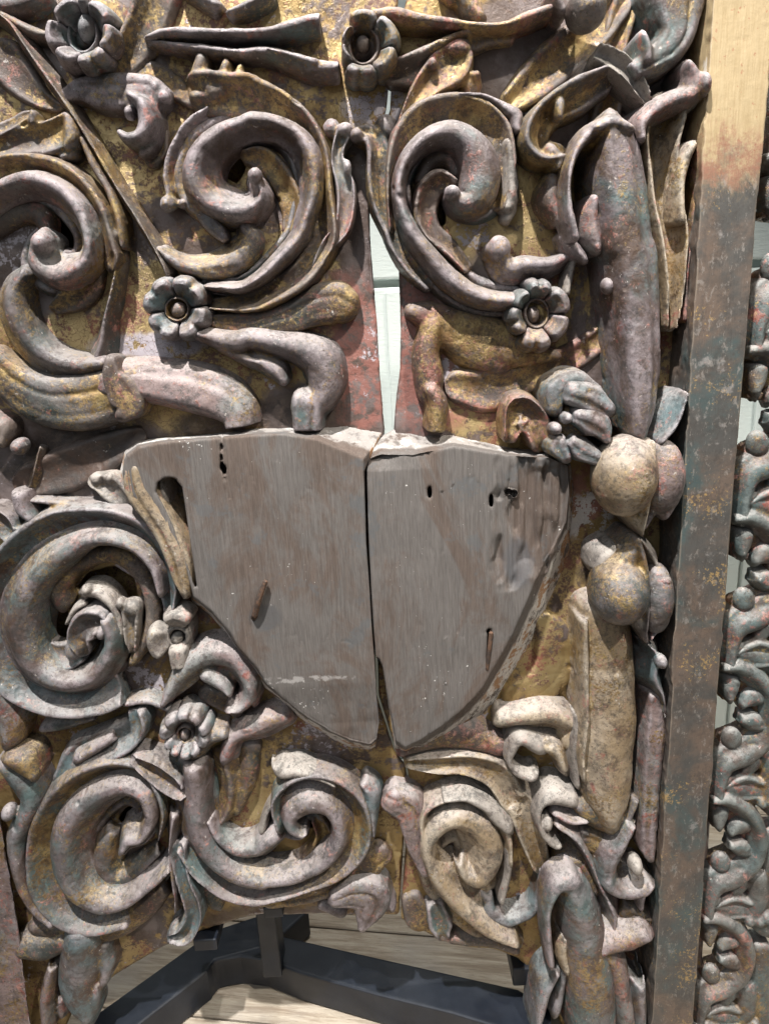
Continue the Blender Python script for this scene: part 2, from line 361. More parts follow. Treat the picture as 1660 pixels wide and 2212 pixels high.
def ground(name):
    """water gilding on red bole, crazed and rubbed"""
    t = NT(name)
    col = t.mix(t.step(t.noise(40, 5, .65, 2), .35, .65), (.37, .265, .115), (.26, .17, .07))
    col = t.mix(t.step(t.noise(9, 4, .6, 4), .42, .62), col, (.41, .31, .155))
    speck = t.math('ADD', t.math('MULTIPLY', t.noise(22, 5, .7, 7, .4), .55), t.math('MULTIPLY', t.noise(260, 5, .75, 9), .45))
    bm_ = t.step(speck, .505, .58); col = t.mix(bm_, col, t.mix(t.step(t.noise(35, 3, .5, 5), .42, .58), (.12, .06, .045), (.20, .075, .05)))
    big = t.math('ADD', t.math('MULTIPLY', t.noise(7, 6, .7, 12, .5), .8), t.math('MULTIPLY', t.noise(120, 4, .7, 3), .2))
    lo = t.step(big, .52, .62)
    for z in ((800, 720, 62, 330), (870, 720, 50, 300), (1290, 150, 240, 150), (660, 890, 110, 60), (150, 1010, 230, 110), (40, 560, 60, 120), (1000, 700, 150, 110), (600, 1990, 200, 60)):
        lo = t.math('MAXIMUM', lo, t.math('MULTIPLY', t.zone(*z), .9)); col = t.mix(t.math('MULTIPLY', lo, .85), col, t.mix(t.step(t.noise(14, 5, .7, 15), .4, .6), (.085, .06, .05), (.15, .12, .115)))
    ly = t.step(t.math('ADD', t.math('MULTIPLY', t.noise(12, 6, .75, 19), .75), t.math('MULTIPLY', t.noise(170, 4, .7, 18), .25)), .58, .61);     rd = t.zone(985, 850, 150, 70); rd = t.math('MAXIMUM', rd, t.zone(770, 760, 60, 150)); rd = t.math('MAXIMUM', rd, t.zone(900, 760, 55, 170)); rd = t.math('MAXIMUM', rd, t.zone(1270, 1060, 60, 60)); rd = t.math('MULTIPLY', rd, t.step(t.noise(60, 5, .7, 41), .42, .52))
    col = t.mix(t.math('MULTIPLY', rd, .8), col, (.25, .105, .085))
    ly = t.math('MAXIMUM', ly, t.math('MULTIPLY', t.zone(815, 225, 55, 45), t.step(t.noise(70, 5, .75, 43), .44, .5)))
    ly = t.math('MAXIMUM', ly, t.math('MULTIPLY', t.zone(330, 745, 110, 25), t.step(t.noise(60, 5, .75, 44), .38, .46)))
    col = t.mix(t.math('MULTIPLY', t.math('MAXIMUM', t.zone(1265, 1115, 55, 50), t.zone(1010, 1960, 1, 1)), t.step(t.noise(55, 5, .75, 45), .5, .54)), col, (.52, .48, .45))
    col = t.mix(ly, col, (.36, .325, .35))
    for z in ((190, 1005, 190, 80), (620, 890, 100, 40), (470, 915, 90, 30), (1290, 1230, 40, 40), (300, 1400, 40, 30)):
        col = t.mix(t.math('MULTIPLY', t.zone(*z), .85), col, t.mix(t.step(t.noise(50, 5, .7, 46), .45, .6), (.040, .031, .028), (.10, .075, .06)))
    crk = t.step(t.voro(150), .0, .05, 1.0, 0.0); crk = t.math('MULTIPLY', crk, t.step(t.noise(15, 3, .5, 23), .45, .6)); col = t.mix(t.math('MULTIPLY', crk, .6), col, (.12, .07, .045))
    bare = t.math('MAXIMUM', t.math('MAXIMUM', bm_, lo), t.math('MAXIMUM', ly, rd))
    met = t.math('MULTIPLY', t.math('SUBTRACT', 1.0, bare), .6)
    nb = t.bump(t.noise(520, 4, .7), .0006, .5); nb = t.bump(t.noise(70, 6, .65, 3), .003, .45, nb); nb = t.bump(t.math('ADD', bare, crk), .0004, .6, nb)
    return t.done(col, t.step(t.noise(50, 4, .6, 27), .3, .7, .34, .55), met, nb, .45)
M['ground'] = ground('gilded_ground')

def bare_wood(name):
    t = NT(name)
    g = t.noise(38, 7, .74, 2, .5, (17, 17, 1.1)); g2 = t.noise(60, 6, .75, 5, .1, (20, 20, .6)); big = t.noise(8, 7, .72, 8, .8, (1.6, 1.6, .8))
    col = t.mix(t.step(g, .32, .68), (.100, .090, .084), (.152, .138, .130))
    col = t.mix(t.step(big, .46, .60), col, t.mix(t.step(g, .3, .7), (.082, .062, .052), (.136, .106, .090)))
    col = t.mix(t.math('MULTIPLY', t.step(g2, .56, .68), .5), col, (.07, .06, .054))
    col = t.mix(t.math('MULTIPLY', t.step(t.noise(17, 5, .7, 31), .60, .66), .55), col, (.10, .108, .115))
    col = t.mix(t.math('MULTIPLY', t.zone(575, 1335, 34, 30, h=85, wob=.5, sc_=45), .7), col, (.085, .085, .088))
    col = t.mix(t.math('MULTIPLY', t.zone(1120, 1215, 30, 55, h=85, wob=.6), .6), col, (.09, .095, .105))
    col = t.mix(t.math('MULTIPLY', t.math('MULTIPLY', t.zone(650, 1468, 110, 9, h=85, wob=1.2, sc_=40), t.step(t.noise(90, 5, .7, 51), .45, .55)), .6), col, (.42, .40, .385))
    col = t.mix(t.math('MULTIPLY', t.math('MULTIPLY', t.zone(1165, 1105, 70, 100, h=85, wob=.8, sc_=40), t.step(t.noise(50, 6, .75, 52, 0, (5, 5, 1)), .42, .6)), .75), col, (.085, .062, .05))
    # gesso and ochre left on the cut sides of the block
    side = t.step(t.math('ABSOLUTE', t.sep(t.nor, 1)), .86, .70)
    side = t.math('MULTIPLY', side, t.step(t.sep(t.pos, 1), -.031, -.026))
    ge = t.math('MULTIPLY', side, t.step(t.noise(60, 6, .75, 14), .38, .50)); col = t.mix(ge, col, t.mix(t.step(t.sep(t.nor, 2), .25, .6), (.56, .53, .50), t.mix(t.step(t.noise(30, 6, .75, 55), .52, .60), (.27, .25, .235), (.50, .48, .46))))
    oc = t.math('MULTIPLY', t.math('MULTIPLY', side, t.step(t.sep(t.nor, 2), .5, .2)), t.step(t.noise(38, 5, .7, 17), .52, .58)); col = t.mix(oc, col, (.33, .19, .10))
    sp = t.step(t.math('ADD', t.math('MULTIPLY', t.noise(230, 4, .62, 21), .7), t.math('MULTIPLY', t.noise(14, 3, .5, 22), .3)), .652, .675); col = t.mix(sp, col, (.62, .6, .58))
    nb = t.bump(g2, .0010, .6); nb = t.bump(t.noise(800, 3, .6), .0004, .5, nb)
    return t.done(col, t.step(big, .3, .7, .62, .85), 0.0, nb, .3)
M['wood'] = bare_wood('bare_wood')

def stile_mat(name):
    t = NT(name)
    z = t.sep(t.pos, 2)
    gr = t.noise(60, 5, .65, 3, .1, (10, 10, .6))
    gold = t.mix(t.step(gr, .3, .7), (.36, .27, .15), (.43, .335, .20))
    gold = t.mix(t.math('MULTIPLY', t.step(t.noise(120, 4, .7, 6), .6, .66), .6), gold, (.30, .11, .06))
    gold = t.mix(t.step(t.noise(26, 4, .6, 44, .2, (1, 1, .4)), .66, .68), gold, (.60, .55, .47))
    low = t.mix(t.step(t.noise(14, 5, .65, 9, .4), .42, .6), (.065, .062, .058), (.115, .084, .066))
    low = t.mix(t.step(t.noise(9, 5, .65, 19, .4), .50, .62), low, (.055, .075, .075))
    gn = t.math('ADD', t.math('MULTIPLY', t.noise(18, 5, .65, 12), .5), t.math('MULTIPLY', t.noise(280, 4, .75, 13), .5)); low = t.mix(t.step(gn, .56, .60), low, (.30, .20, .085))
    low = t.mix(t.step(t.noise(60, 5, .75, 15), .66, .72), low, (.20, .09, .075))
    low = t.mix(t.math('MULTIPLY', t.step(t.noise(20, 5, .7, 33), .60, .68), .6), low, (.27, .25, .24))
    low = t.mix(t.math('MULTIPLY', t.step(t.math('ADD', t.math('MULTIPLY', t.noise(46, 6, .78, 71, .4, (1, 1, .6)), .6), t.math('MULTIPLY', t.noise(240, 5, .75, 73), .4)), .48, .60), .6), low, (.048, .042, .038))
    low = t.mix(t.math('MULTIPLY', t.step(t.noise(150, 5, .8, 75, .2, (1, 1, .5)), .56, .64), .45), low, (.26, .235, .215))
    zz = t.math('ADD', z, t.math('MULTIPLY', t.math('SUBTRACT', t.noise(34, 7, .78, 8, .6, (1, 1, .7)), .5), .12))
    k = t.step(zz, .345, .285)
    red = t.step(t.math('ABSOLUTE', t.math('SUBTRACT', zz, .325)), .034, .004)
    red = t.math('MULTIPLY', red, t.step(t.noise(70, 6, .78, 77), .36, .60))
    col = t.mix(k, gold, low); col = t.mix(t.math('MULTIPLY', red, .75), col, (.22, .085, .06))
    edge = t.step(t.point, .52, .60); col = t.mix(t.math('MULTIPLY', edge, .6), col, (.38, .31, .24))
    nb = t.bump(gr, .0010, .45); nb = t.bump(t.noise(130, 5, .65), .0009, .35, nb)
    return t.done(col, t.step(t.noise(40, 4, .6), .3, .7, .42, .62), t.math('MULTIPLY', t.math('SUBTRACT', 1.0, k), .15), nb, .45)
M['stile'] = stile_mat('gilt_and_dark_stile')

def floor_mat(name):
    t = NT(name)
    tc = t.n.new('ShaderNodeTexCoord'); oi = t.n.new('ShaderNodeObjectInfo')
    mp = t.n.new('ShaderNodeMapping'); t.t.links.new(tc.outputs['Object'], mp.inputs[0])
    cb = t.n.new('ShaderNodeCombineXYZ'); rs = t.math('MULTIPLY', oi.outputs['Random'], 9.0); t.t.links.new(rs, cb.inputs[0]); t.t.links.new(rs, cb.inputs[1]); t.t.links.new(cb.outputs[0], mp.inputs[1])
    keep = t.pos; t.pos = mp.outputs[0]
    g = t.noise(10, 6, .7, 2, .6, (.9, 11, 9)); f = t.noise(40, 5, .75, 4, .2, (.7, 14, 9))
    col = t.mix(t.step(g, .33, .66), (.24, .19, .14), (.44, .385, .31)); col = t.mix(t.math('MULTIPLY', t.step(f, .54, .66), .75), col, (.15, .115, .085))
    col = t.mix(t.math('MULTIPLY', t.step(t.noise(5, 4, .6, 9), .45, .65), .5), col, (.30, .285, .27))
    kn = t.voro(7, 'F1'); col = t.mix(t.step(kn, .10, .05), col, (.17, .105, .06))
    nb = t.bump(f, .0012, .6)
    return t.done(col, .62, 0.0, nb, .4)
M['floor'] = floor_mat('pine_boards')
t = NT('painted_wall'); c_ = t.mix(t.step(t.noise(4, 4, .6), .3, .7), (.56, .63, .61), (.62, .68, .66))
M['wall'] = t.done(c_, .55, 0.0, t.bump(t.noise(60, 5, .7, 0, 0, (1, 1, 5)), .002, .4))
t = NT('navy_steel'); c_ = t.mix(t.step(t.noise(30, 5, .7), .35, .7), (.008, .011, .018), (.014, .018, .027))
M['steel'] = t.done(c_, t.step(t.noise(18, 4, .6), .3, .7, .34, .52), 0.0, t.bump(t.noise(500, 3, .6), .0003, .3), .5)
t = NT('rusted_iron'); c_ = t.mix(t.step(t.noise(120, 5, .7), .4, .6), (.06, .045, .038), (.15, .085, .055))
M['iron'] = t.done(c_, .7, .4, t.bump(t.noise(400, 4, .7), .0008, .6))

# ------------------------------------------------------------------ the room: floor boards, wall
FZ = float(unproj(830, 1985, 0)[2]) - 0.20                  # the panel stands a hand's breadth above the floor
WALL_Y = float(unproj_z(1590, 1735, FZ)[1])
def box(v, x0, x1, y0, y1, z0, z1):
    v.add([(x, y, z) for x in (x0, x1) for y in (y0, y1) for z in (z0, z1)],
          [(0, 1, 3, 2), (4, 6, 7, 5), (0, 4, 5, 1), (2, 3, 7, 6), (0, 2, 6, 4), (1, 5, 7, 3)])
def bevelled(name, v, mat, parent, width=0.003, seg=2, kind=None):
    me = v.mesh(name); bm = bmesh.new(); bm.from_mesh(me)
    bmesh.ops.bevel(bm, geom=[e for e in bm.edges if len(e.link_faces) == 2 and e.calc_face_angle(0) > .5], offset=width, segments=seg, affect='EDGES', profile=.6)
    bm.to_mesh(me); bm.free()
    o = finish(name, me, mat, None); me.polygons.foreach_set('use_smooth', np.zeros(len(me.polygons), bool))
    if parent is not None:
        o.parent = parent; o.location = Vector(o.location) - Vector(parent.location)
    if kind: o['kind'] = kind
    return o
v = Vol(); box(v, -3, 3, -2.5, WALL_Y + .1, FZ - .06, FZ - .024)
floor = bevelled('floor', v, M['iron'], None, .001, 1, 'structure')
FA = R(-9)                                                  # the boards run a little across the view
for i in range(-9, 10):
    wd = .165
    me = None; v = Vol(); box(v, -1.9 + .35 * (i % 3), 1.9 + .35 * (i % 3), -wd / 2 + .0015, wd / 2 - .0015, -.022, 0)
    o = bevelled('floor_board', v, M['floor'], None, .0015, 1)
    px, py = -math.sin(FA) * i * wd, .25 + math.cos(FA) * i * wd
    q = Matrix.Rotation(FA, 4, 'Z') @ Vector(o.location)
    o.location = (q.x + px, q.y + py, FZ + q.z); o.rotation_euler = (0, 0, FA)
    o.parent = floor; o.location = Vector(o.location) - floor.location
v = Vol(); box(v, -3, 3, WALL_Y + .02, WALL_Y + .1, FZ - .05, FZ + 2.9)
wall = bevelled('wall', v, M['wall'], None, .002, 1, 'structure')
zr = float(unproj_y(840, 612, WALL_Y)[2])                   # the ledge seen through the split
xr = float(unproj_y(838, 700, WALL_Y)[0])
for k, (z0, z1) in enumerate(((FZ + .14, zr - .006), (zr + .006, zr + .42), (zr + .432, zr + .9))):
    v = Vol(); box(v, -3, 3, WALL_Y, WALL_Y + .0195, z0, z1); bevelled('wall_board', v, M['wall'], wall, .004, 2)
v = Vol(); box(v, -3, 3, WALL_Y - .012, WALL_Y + .0195, FZ - .02, FZ + .139); bevelled('skirting_board', v, M['wall'], wall, .005, 3)
for dx in (-1.2, -.6, 0, .6, 1.2):
    v = Vol(); box(v, xr + dx - .002, xr + dx + .05, WALL_Y - .009, WALL_Y - .0005, FZ + .14, zr - .012); bevelled('batten', v, M['wall'], wall, .003, 2)

# ------------------------------------------------------------------ the steel stand under the panel
def prism(v, pts, z0, z1):
    """pts: photo positions lying on the plane z1"""
    A = np.array([unproj_z(x, y, z1) for x, y in pts]); B = A.copy(); B[:, 2] = z0; n = len(A)
    v.add(np.vstack([A, B]), [tuple(range(n)), tuple(range(n, 2 * n))[::-1]] + [(i, n + i, n + (i + 1) % n, (i + 1) % n) for i in range(n)])
def TP(s): return [(a[0], a[1]) for a in parse(s)]
stand = bpy.data.objects.new('metal_stand', None); COL.objects.link(stand)
stand.location = unproj_z(590, 2140, FZ)
stand['label'] = 'dark navy steel stand with flat bars on the pale wooden floor'; stand['category'] = 'display stand'
SH = FZ + .055
v = Vol(); prism(v, TP('J:1330,1075 1600,985 1660,1180 1345,1262 1318,1290 1290,1330 700,1790 330,1790'), FZ + .001, SH); bevelled('base_bar', v, M['steel'], stand, .004, 3)
v = Vol(); prism(v, TP('J:1600,985 K:190,1110 700,1225 1660,1440 L:300,1560 300,1780 K:1250,1590 800,1480 300,1340 J:1660,1262 1500,1240 1345,1262'), FZ + .002, SH - .0015); bevelled('base_bar', v, M['steel'], stand, .004, 3)
v = Vol(); prism(v, TP('K:60,1010 180,1110 360,950 300,900 120,900'), FZ + .003, SH - .003); bevelled('base_bar', v, M['steel'], stand, .004, 3)
pb = unproj_z(575, 2085, SH); pt = unproj(575, 1965, -25); Y0 = max(pb[1] - .012, .012)
v = Vol(); xc = float(unproj_y(578, 2020, Y0)[0]); box(v, xc - .0135, xc + .0135, Y0, Y0 + .04, SH - .01, float(unproj_y(578, 1945, Y0)[2])); bevelled('post', v, M['steel'], stand, .003, 3)
v = Vol(); A = unproj(587, 1963, 30); box(v, A[0] - .011, A[0] + .013, -.015, Y0 + .03, A[2] - .015, A[2] + .001); bevelled('bracket', v, M['steel'], stand, .003, 3)
v = Vol(); A = unproj(448, 2016, 8); box(v, A[0] - .018, A[0] + .012, -.010, Y0 + .03, A[2] - .022, A[2] - .004); bevelled('bracket', v, M['steel'], stand, .003, 3)
v = Vol(); A = unproj(1127, 2085, 10); box(v, A[0] - .012, A[0] + .030, -.005, .055, A[2] - .035, A[2] - .006); bevelled('bracket', v, M['steel'], stand, .003, 3)

# ------------------------------------------------------------------ the carved panel
PANEL = bpy.data.objects.new('carved_panel', None); COL.objects.link(PANEL)
PANEL.location = unproj(800, 2000, 0)
PANEL['label'] = 'weathered gilded and painted carved wooden panel with acanthus scrolls around a bare split shield'; PANEL['category'] = 'wood carving'
def wavy(co, nr):                                           # the ground was cut by hand: shallow hollows
    q = co.copy(); q[:, 1] += np.where(nr[:, 1] < -.5, .0028 * vnoise(co * 13, 31) + .0014 * vnoise(co * 34, 32), 0); return q
LP = [(-190, -190), (866, -190), (860, 0), (845, 90), (840, 165), (833, 240), (797, 330), (797, 440), (799, 511), (807, 608), (820, 822), (830, 930), (812, 1010), (806, 1300), (812, 1500),
      (850, 1620), (874, 1650), (880, 1700), (868, 1850), (860, 1975), (760, 1975), (700, 1972), (570, 1971), (519, 1980), (460, 2000), (363, 2038), (246, 2107), (160, 2180), (90, 2330), (-190, 2330)]
RP = [(884, -190), (878, 0), (855, 90), (847, 165), (842, 240), (803, 330), (803, 440), (830, 500), (861, 563), (865, 705), (865, 798), (856, 857), (850, 940), (818, 1010), (812, 1300), (818, 1500),
      (856, 1620), (879, 1650), (885, 1700), (875, 1850), (866, 1983), (923, 2013), (975, 2037), (1062, 2047), (1117, 2068), (1175, 2124), (1210, 2212), (1230, 2330), (1500, 2330), (1640, -190)]
def cutter(pts, h0, h1):
    me = Vol().loft(pts, h1, pts, h0).mesh('cut'); o = bpy.data.objects.new('cut', me); COL.objects.link(o); return o
PITS = ['G:225,690 300,640 420,740 440,850 430,1000 330,1040 250,960', 'G:480,620 560,520 720,480 840,560 860,700 760,720 620,640', 'A:330,1230 420,1270 500,1400 510,1560 400,1620 330,1560 320,1400', 'A:1385,960 1450,870 1520,880 1530,1060 1480,1150 1400,1100',
        'B:1230,920 1300,980 1320,1110 1240,1160 1220,1040', 'B:1130,1180 1200,1190 1215,1400 1170,1420 1120,1300', 'J:740,380 800,300 900,290 910,400 840,470 790,420', 'J:540,640 600,560 640,640 660,760 620,830 560,780',
        'K:300,420 330,370 430,370 450,420 360,430', 'K:1230,600 1290,600 1320,700 1380,760 1300,760', 'C:500,900 580,900 600,1200 540,1300 480,1100']
for P_ in (LP, RP):
    cs = [cutter([(a[0], a[1]) for a in parse(s)], -66, 60) for s in PITS]
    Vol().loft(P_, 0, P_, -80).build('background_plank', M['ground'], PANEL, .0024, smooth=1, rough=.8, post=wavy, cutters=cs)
    for c in cs: d_ = c.data; bpy.data.objects.remove(c); bpy.data.meshes.remove(d_)


def S(mat, name='acanthus_scroll', vox=.0015, **kw):
    V = Vol()
    V.end = lambda: V.build(name, M[mat], PANEL, vox, **kw)
    return V

# --- upper middle scroll
V = S('gilt')
V.sweep('D:1320,430,60 1420,430,80 1530,425,100 E:80,395,120 E:300,270,125 E:440,100,120 B:480,1450,120 455,1200,110 425,950,115 330,760,120 180,640,150 0,565,180 A:1540,550,190 1400,545,185 1290,530,190 1240,520,150', 'rimR', 46)
V.sweep('A:1255,370,100 1250,470,150 1330,560,170', 'round', 38).sweep('A:1412,400,74 1395,480,100 1380,560,90', 'round', 38).sweep('A:1500,430,60 1470,520,90', 'round', 36).sweep('A:1225,600,80 1300,600,110', 'round', 34).end()
V = S('scroll', 'scroll_channel'); V.bed('D:1300,310,60 1400,315,75 1500,315,85 E:60,245,95 E:200,110,100 E:290,0,110 B:325,1380,120 375,1200,140 365,1000,160 290,865,160 160,785,150 0,765,160 A:1530,785,150 1400,835,170 1275,940,195 1225,1080,205 1275,1215,200 1400,1290,185 1530,1300,160 1625,1230,120 1595,1130,100').end()
V = S('lilac')
V.sweep('D:1300,310,60 1400,315,75 1500,315,85 E:60,245,95 E:200,110,100 E:290,0,110 B:325,1380,120 375,1200,140 365,1000,160 290,865,160 160,785,150 0,765,160 A:1530,785,150 1400,835,170 1275,940,195 1225,1080,205 1275,1215,200 1400,1290,185 1530,1300,160 1625,1230,120 1595,1130,100', 'rollR', 60, 4)
V.blob('A:1590,1100,55', 60, 50, 22).end()
V = S('gilt'); V.sweep('A:1530,960,70 B:40,960,110 130,1010,110 220,1130,110 270,1290,100 240,1440,60', 'rimL', 26).end()
V = S('lilac', 'acanthus_leaf'); V.sweep('A:1300,690,40 1190,785,75 1100,940,90 1068,1090,100 1078,1190,90', 'rimR', 30)
V.blob('A:1055,1275,58', 58, 16, 20).blob('A:1150,1275,32', 42, 10, 16).end()
V = S('lilac', 'acanthus_leaf'); V.sweep('A:1200,1190,60 1270,1340,88 1360,1440,84 1400,1490,50', 'flat', 38).end()
V = S('teal', 'acanthus_leaf'); V.sweep('D:1000,80,60 1060,130,80 1170,180,110 1320,190,160 1470,130,180 1545,20,160 A:1530,1430,110', 'rollR', 38).end()
V = S('pink', 'acanthus_leaf'); V.sweep('B:580,825,100 545,920,80 540,1030,80 585,1150,115 590,1300,110 560,1430,100 E:480,50,90 400,200,55', 'dish', 38)
V.blob('B:585,815,52', 44, 28, 18).blob('B:600,1050,28', 60, 30, 16).blob('B:500,805,55', 66, 8, 18).end()

# --- upper right scroll
V = S('scroll', 'scroll_channel'); V.bed('E:1620,400,110 1500,395,125 1360,350,140 1220,250,145 1080,90,140 B:985,1430,125 925,1260,95 925,1100,95 1000,945,115 1130,845,150 1280,835,200 1400,940,240 1435,1090,250 1395,1235,220 1310,1265,140 1255,1215,90').end()
V = S('lilac')
V.sweep('E:1620,400,110 1500,395,125 1360,350,140 1220,250,145 1080,90,140 B:985,1430,125 925,1260,95 925,1100,95 1000,945,115 1130,845,150 1280,835,200 1400,940,240 1435,1090,250 1395,1235,220 1310,1265,140 1255,1215,90', 'round', 62, 4)
V.blob('B:1250,1205,50', 50, 52, 22).end()
V = S('gilt')
V.sweep('B:885,1440,60 875,1200,75 895,1000,100 960,840,160 1080,720,190 1250,665,170 1410,680,150 1540,790,130 1590,950,110 1590,1100,100 1550,1290,60', 'rimL', 46).end()
V = S('redgold', 'acanthus_leaf')
V.sweep('B:925,820,60 1010,650,110 1110,520,180 1230,410,260 1285,330,210 1290,310,160', 'dish', 34)
V.blob('B:1130,410,28', 40, 26, 16).blob('B:1395,480,36', 36, 22, 16).blob('B:1370,540,70', 80, 8, 22).blob('B:1280,310,95', 70, 16, 24).end()
V = S('lilac', 'acanthus_leaf')
V.sweep('B:1290,595,34 1420,595,44 1530,640,66 1600,690,100 C:75,720,110 80,790,80 90,820,50', 'round', 48, 10).end()
V = S('dusty', 'acanthus_leaf')
V.sweep('C:30,890,60 50,1000,78 55,1130,96 50,1230,110 30,1290,100', 'round', 46, 6).sweep('C:60,1300,60 20,1370,66', 'round', 34, 4).end()
V = S('brown'); V.sweep('B:1245,1140,80 1170,1105,105 1090,1180,110 1065,1320,105 1110,1450,95 E:1230,80,85 1340,200,60', 'rimR', 40, 2).end()
V = S('brown'); V.sweep('B:1050,1120,60 1120,1010,110 1220,985,100 1275,1080,70', 'round', 24).end()
V = S('teal', 'acanthus_leaf'); V.sweep('B:668,850,80 735,850,95 775,950,110 775,1100,115 805,1280,115 870,1430,105 E:905,60,95 1000,200,95 1100,310,60', 'rimR', 42, 4)
V.blob('B:655,850,42', 44, 30, 20).blob('B:840,800,75', 85, 6, 20).end()
V = S('lilac', 'acanthus_leaf'); V.sweep('B:1500,1560,110 E:1540,110,130 1610,210,140 F:150,190,130 300,185,115 420,120,80', 'rollL', 46, 2).blob('E:1540,80,75', 90, 30, 26).end()

# --- left scroll beside the diagonal stem
V = S('gilt')
V.sweep('A:-120,1070,120 100,1020,120 300,1045,140 465,1140,140 590,1290,130 650,1450,125 680,1570,130 D:700,130,115 700,190,70', 'rimL', 46)
V.blob('A:725,1480,34', 46, 26, 16).end()
V = S('scroll', 'scroll_channel'); V.bed('A:-160,1290,170 0,1190,150 180,1135,150 360,1185,145 485,1310,135 545,1450,115 545,1580,125 D:490,180,165 360,225,195 250,160,175 250,50,140 275,0,110').end()
V = S('pink')
V.sweep('A:-160,1290,170 0,1190,150 180,1135,150 360,1185,145 485,1310,135 545,1450,115 545,1580,125 D:490,180,165 360,225,195 250,160,175 250,50,140 275,0,110', 'rollL', 62, 4)
V.blob('A:270,1520,72', 78, 48, 24).end()
V = S('gilt'); V.sweep('A:-60,1410,150 120,1320,140 245,1340,130 290,1440,90', 'round', 24).end()
V = S('brown', 'acanthus_leaf'); V.sweep('D:600,170,60 500,300,130 400,385,110 335,440,60', 'rimR', 26).end()
V = S('teal'); V.sweep('D:150,225,110 80,330,165 85,500,185 180,670,175 330,780,170 500,820,150 640,800,110', 'rollL', 46).end()
V = S('teal', 'acanthus_leaf'); V.sweep('D:-60,760,140 100,935,230 300,1030,290 520,1030,320 710,980,290 850,920,200', 'flat', 44, 2).end()
V = S('pink', 'acanthus_leaf', post=None); V.sweep('D:700,900,220 900,905,250 1150,940,275 1350,1000,270 1470,1095,230 1490,1190,190', 'leaf3', 50, 2, cut=2).end()
V = S('brown', 'broken_stub', grain=True); V.sweep('D:690,770,70 700,870,120 760,960,190 800,1060,170 770,1110,90', 'flat', 54, 30).end()
V = S('teal', 'stem'); V.sweep('D:740,140,70 705,330,80 665,500,85 640,660,120 600,790,150', 'ridge', 36).end()
V = S('gilt', 'stem'); V.sweep('A:-60,60,80 60,140,85 150,270,82 300,485,78 450,700,76 600,940,76 720,1150,74 850,1350,72 950,1520,70 1020,1650,64 D:1040,230,56', 'ridge', 42, 6).end()
V = S('brown', 'stem'); V.sweep('A:510,860,50 600,1050,64 690,1200,72 745,1370,72 765,1540,56', 'round', 36).end()
V = S('gilt', 'stem'); V.sweep('A:-60,50,60 130,160,74 220,205,76 310,225,60', 'round', 36).end()
V = S('teal', 'acanthus_leaf'); V.sweep('A:-60,850,100 60,790,86 140,740,76 195,720,62', 'rimR', 36)
V.sweep('A:-60,920,150 150,890,180 330,850,210 420,790,170', 'dish', 34).sweep('A:430,740,84 445,830,130 440,900,110', 'round', 42).sweep('A:470,900,80 455,960,70 400,980,50', 'round', 30).sweep('A:205,712,52 205,770,70', 'round', 42).end()
V = S('brown', 'acanthus_leaf'); V.sweep('A:10,360,230 130,500,190 260,620,110 390,680,40', 'dish', 16).end()

# --- the small leaf left of the scroll
V = S('lilac', 'acanthus_leaf')
V.sweep('A:430,590,90 520,560,150 650,570,210 790,570,220 920,570,190 1010,605,130', 'flat', 34, 2).blob('A:1030,615,46', 46, 22, 18).blob('A:985,550,40', 46, 22, 16).blob('A:1000,660,40', 40, 16, 16)
V.sweep('A:825,600,56 895,655,110 920,760,125 880,850,110 800,865,84 765,840,50', 'round', 60, 10).blob('A:820,710,32', 46, 30, 20)
V.sweep('A:955,690,60 970,800,80 935,920,76 885,965,40', 'round', 36, 2).end()
V = S('gilt', 'acanthus_leaf'); V.sweep('A:1000,830,90 985,930,110 950,1000,90', 'dish', 12).end()
V = S('gilt', 'acanthus_leaf'); V.sweep('A:780,430,150 950,470,160 1110,560,130 1190,640,60', 'flat', 13).end()

# --- top edge
V = S('gilt'); V.sweep('A:960,-160,180 925,-40,180 875,110,170 800,260,160 705,380,130 610,450,90', 'rimR', 36).end()
V = S('lilac', 'acanthus_leaf'); V.sweep('A:-80,40,150 60,30,150 180,10,120 280,-30,70', 'round', 36).end()
V = S('teal', 'acanthus_leaf'); V.sweep('A:1180,-90,120 1290,-10,110 1350,40,90', 'round', 40).sweep('A:1440,80,60 1540,40,84 1680,-30,80', 'round', 40).end()
V = S('lilac', 'crossbar'); V.sweep('A:930,240,56 1050,205,84 1300,210,84 1640,205,84 B:250,165,112 370,130,124 432,125,126', 'round', 48, 4, cut=2).end()
V = S('lilac', 'crossbar'); V.sweep('A:930,265,40 1200,300,74 1500,330,80 B:80,325,96 250,370,112 400,420,116 545,425,100', 'round', 40, 4, cut=2).sweep('B:110,315,36 250,350,50 400,395,56', 'round', 46, 8).end()
V = S('redgold', 'crossbar'); V.sweep('B:770,95,84 900,95,112 1100,130,90 1400,165,72 C:0,165,74 150,110,84 290,60,80', 'round', 48, 4).end()
V = S('gilt', 'crossbar'); V.sweep('B:860,430,90 1050,385,150 1250,275,112 1450,195,82 C:60,175,70', 'rimL', 40, 4).end()
V = S('brown', 'acanthus_leaf'); V.sweep('B:1210,-60,80 1260,-10,60', 'round', 30).sweep('B:1320,-50,120 1370,30,130 1425,100,90', 'round', 34).end()

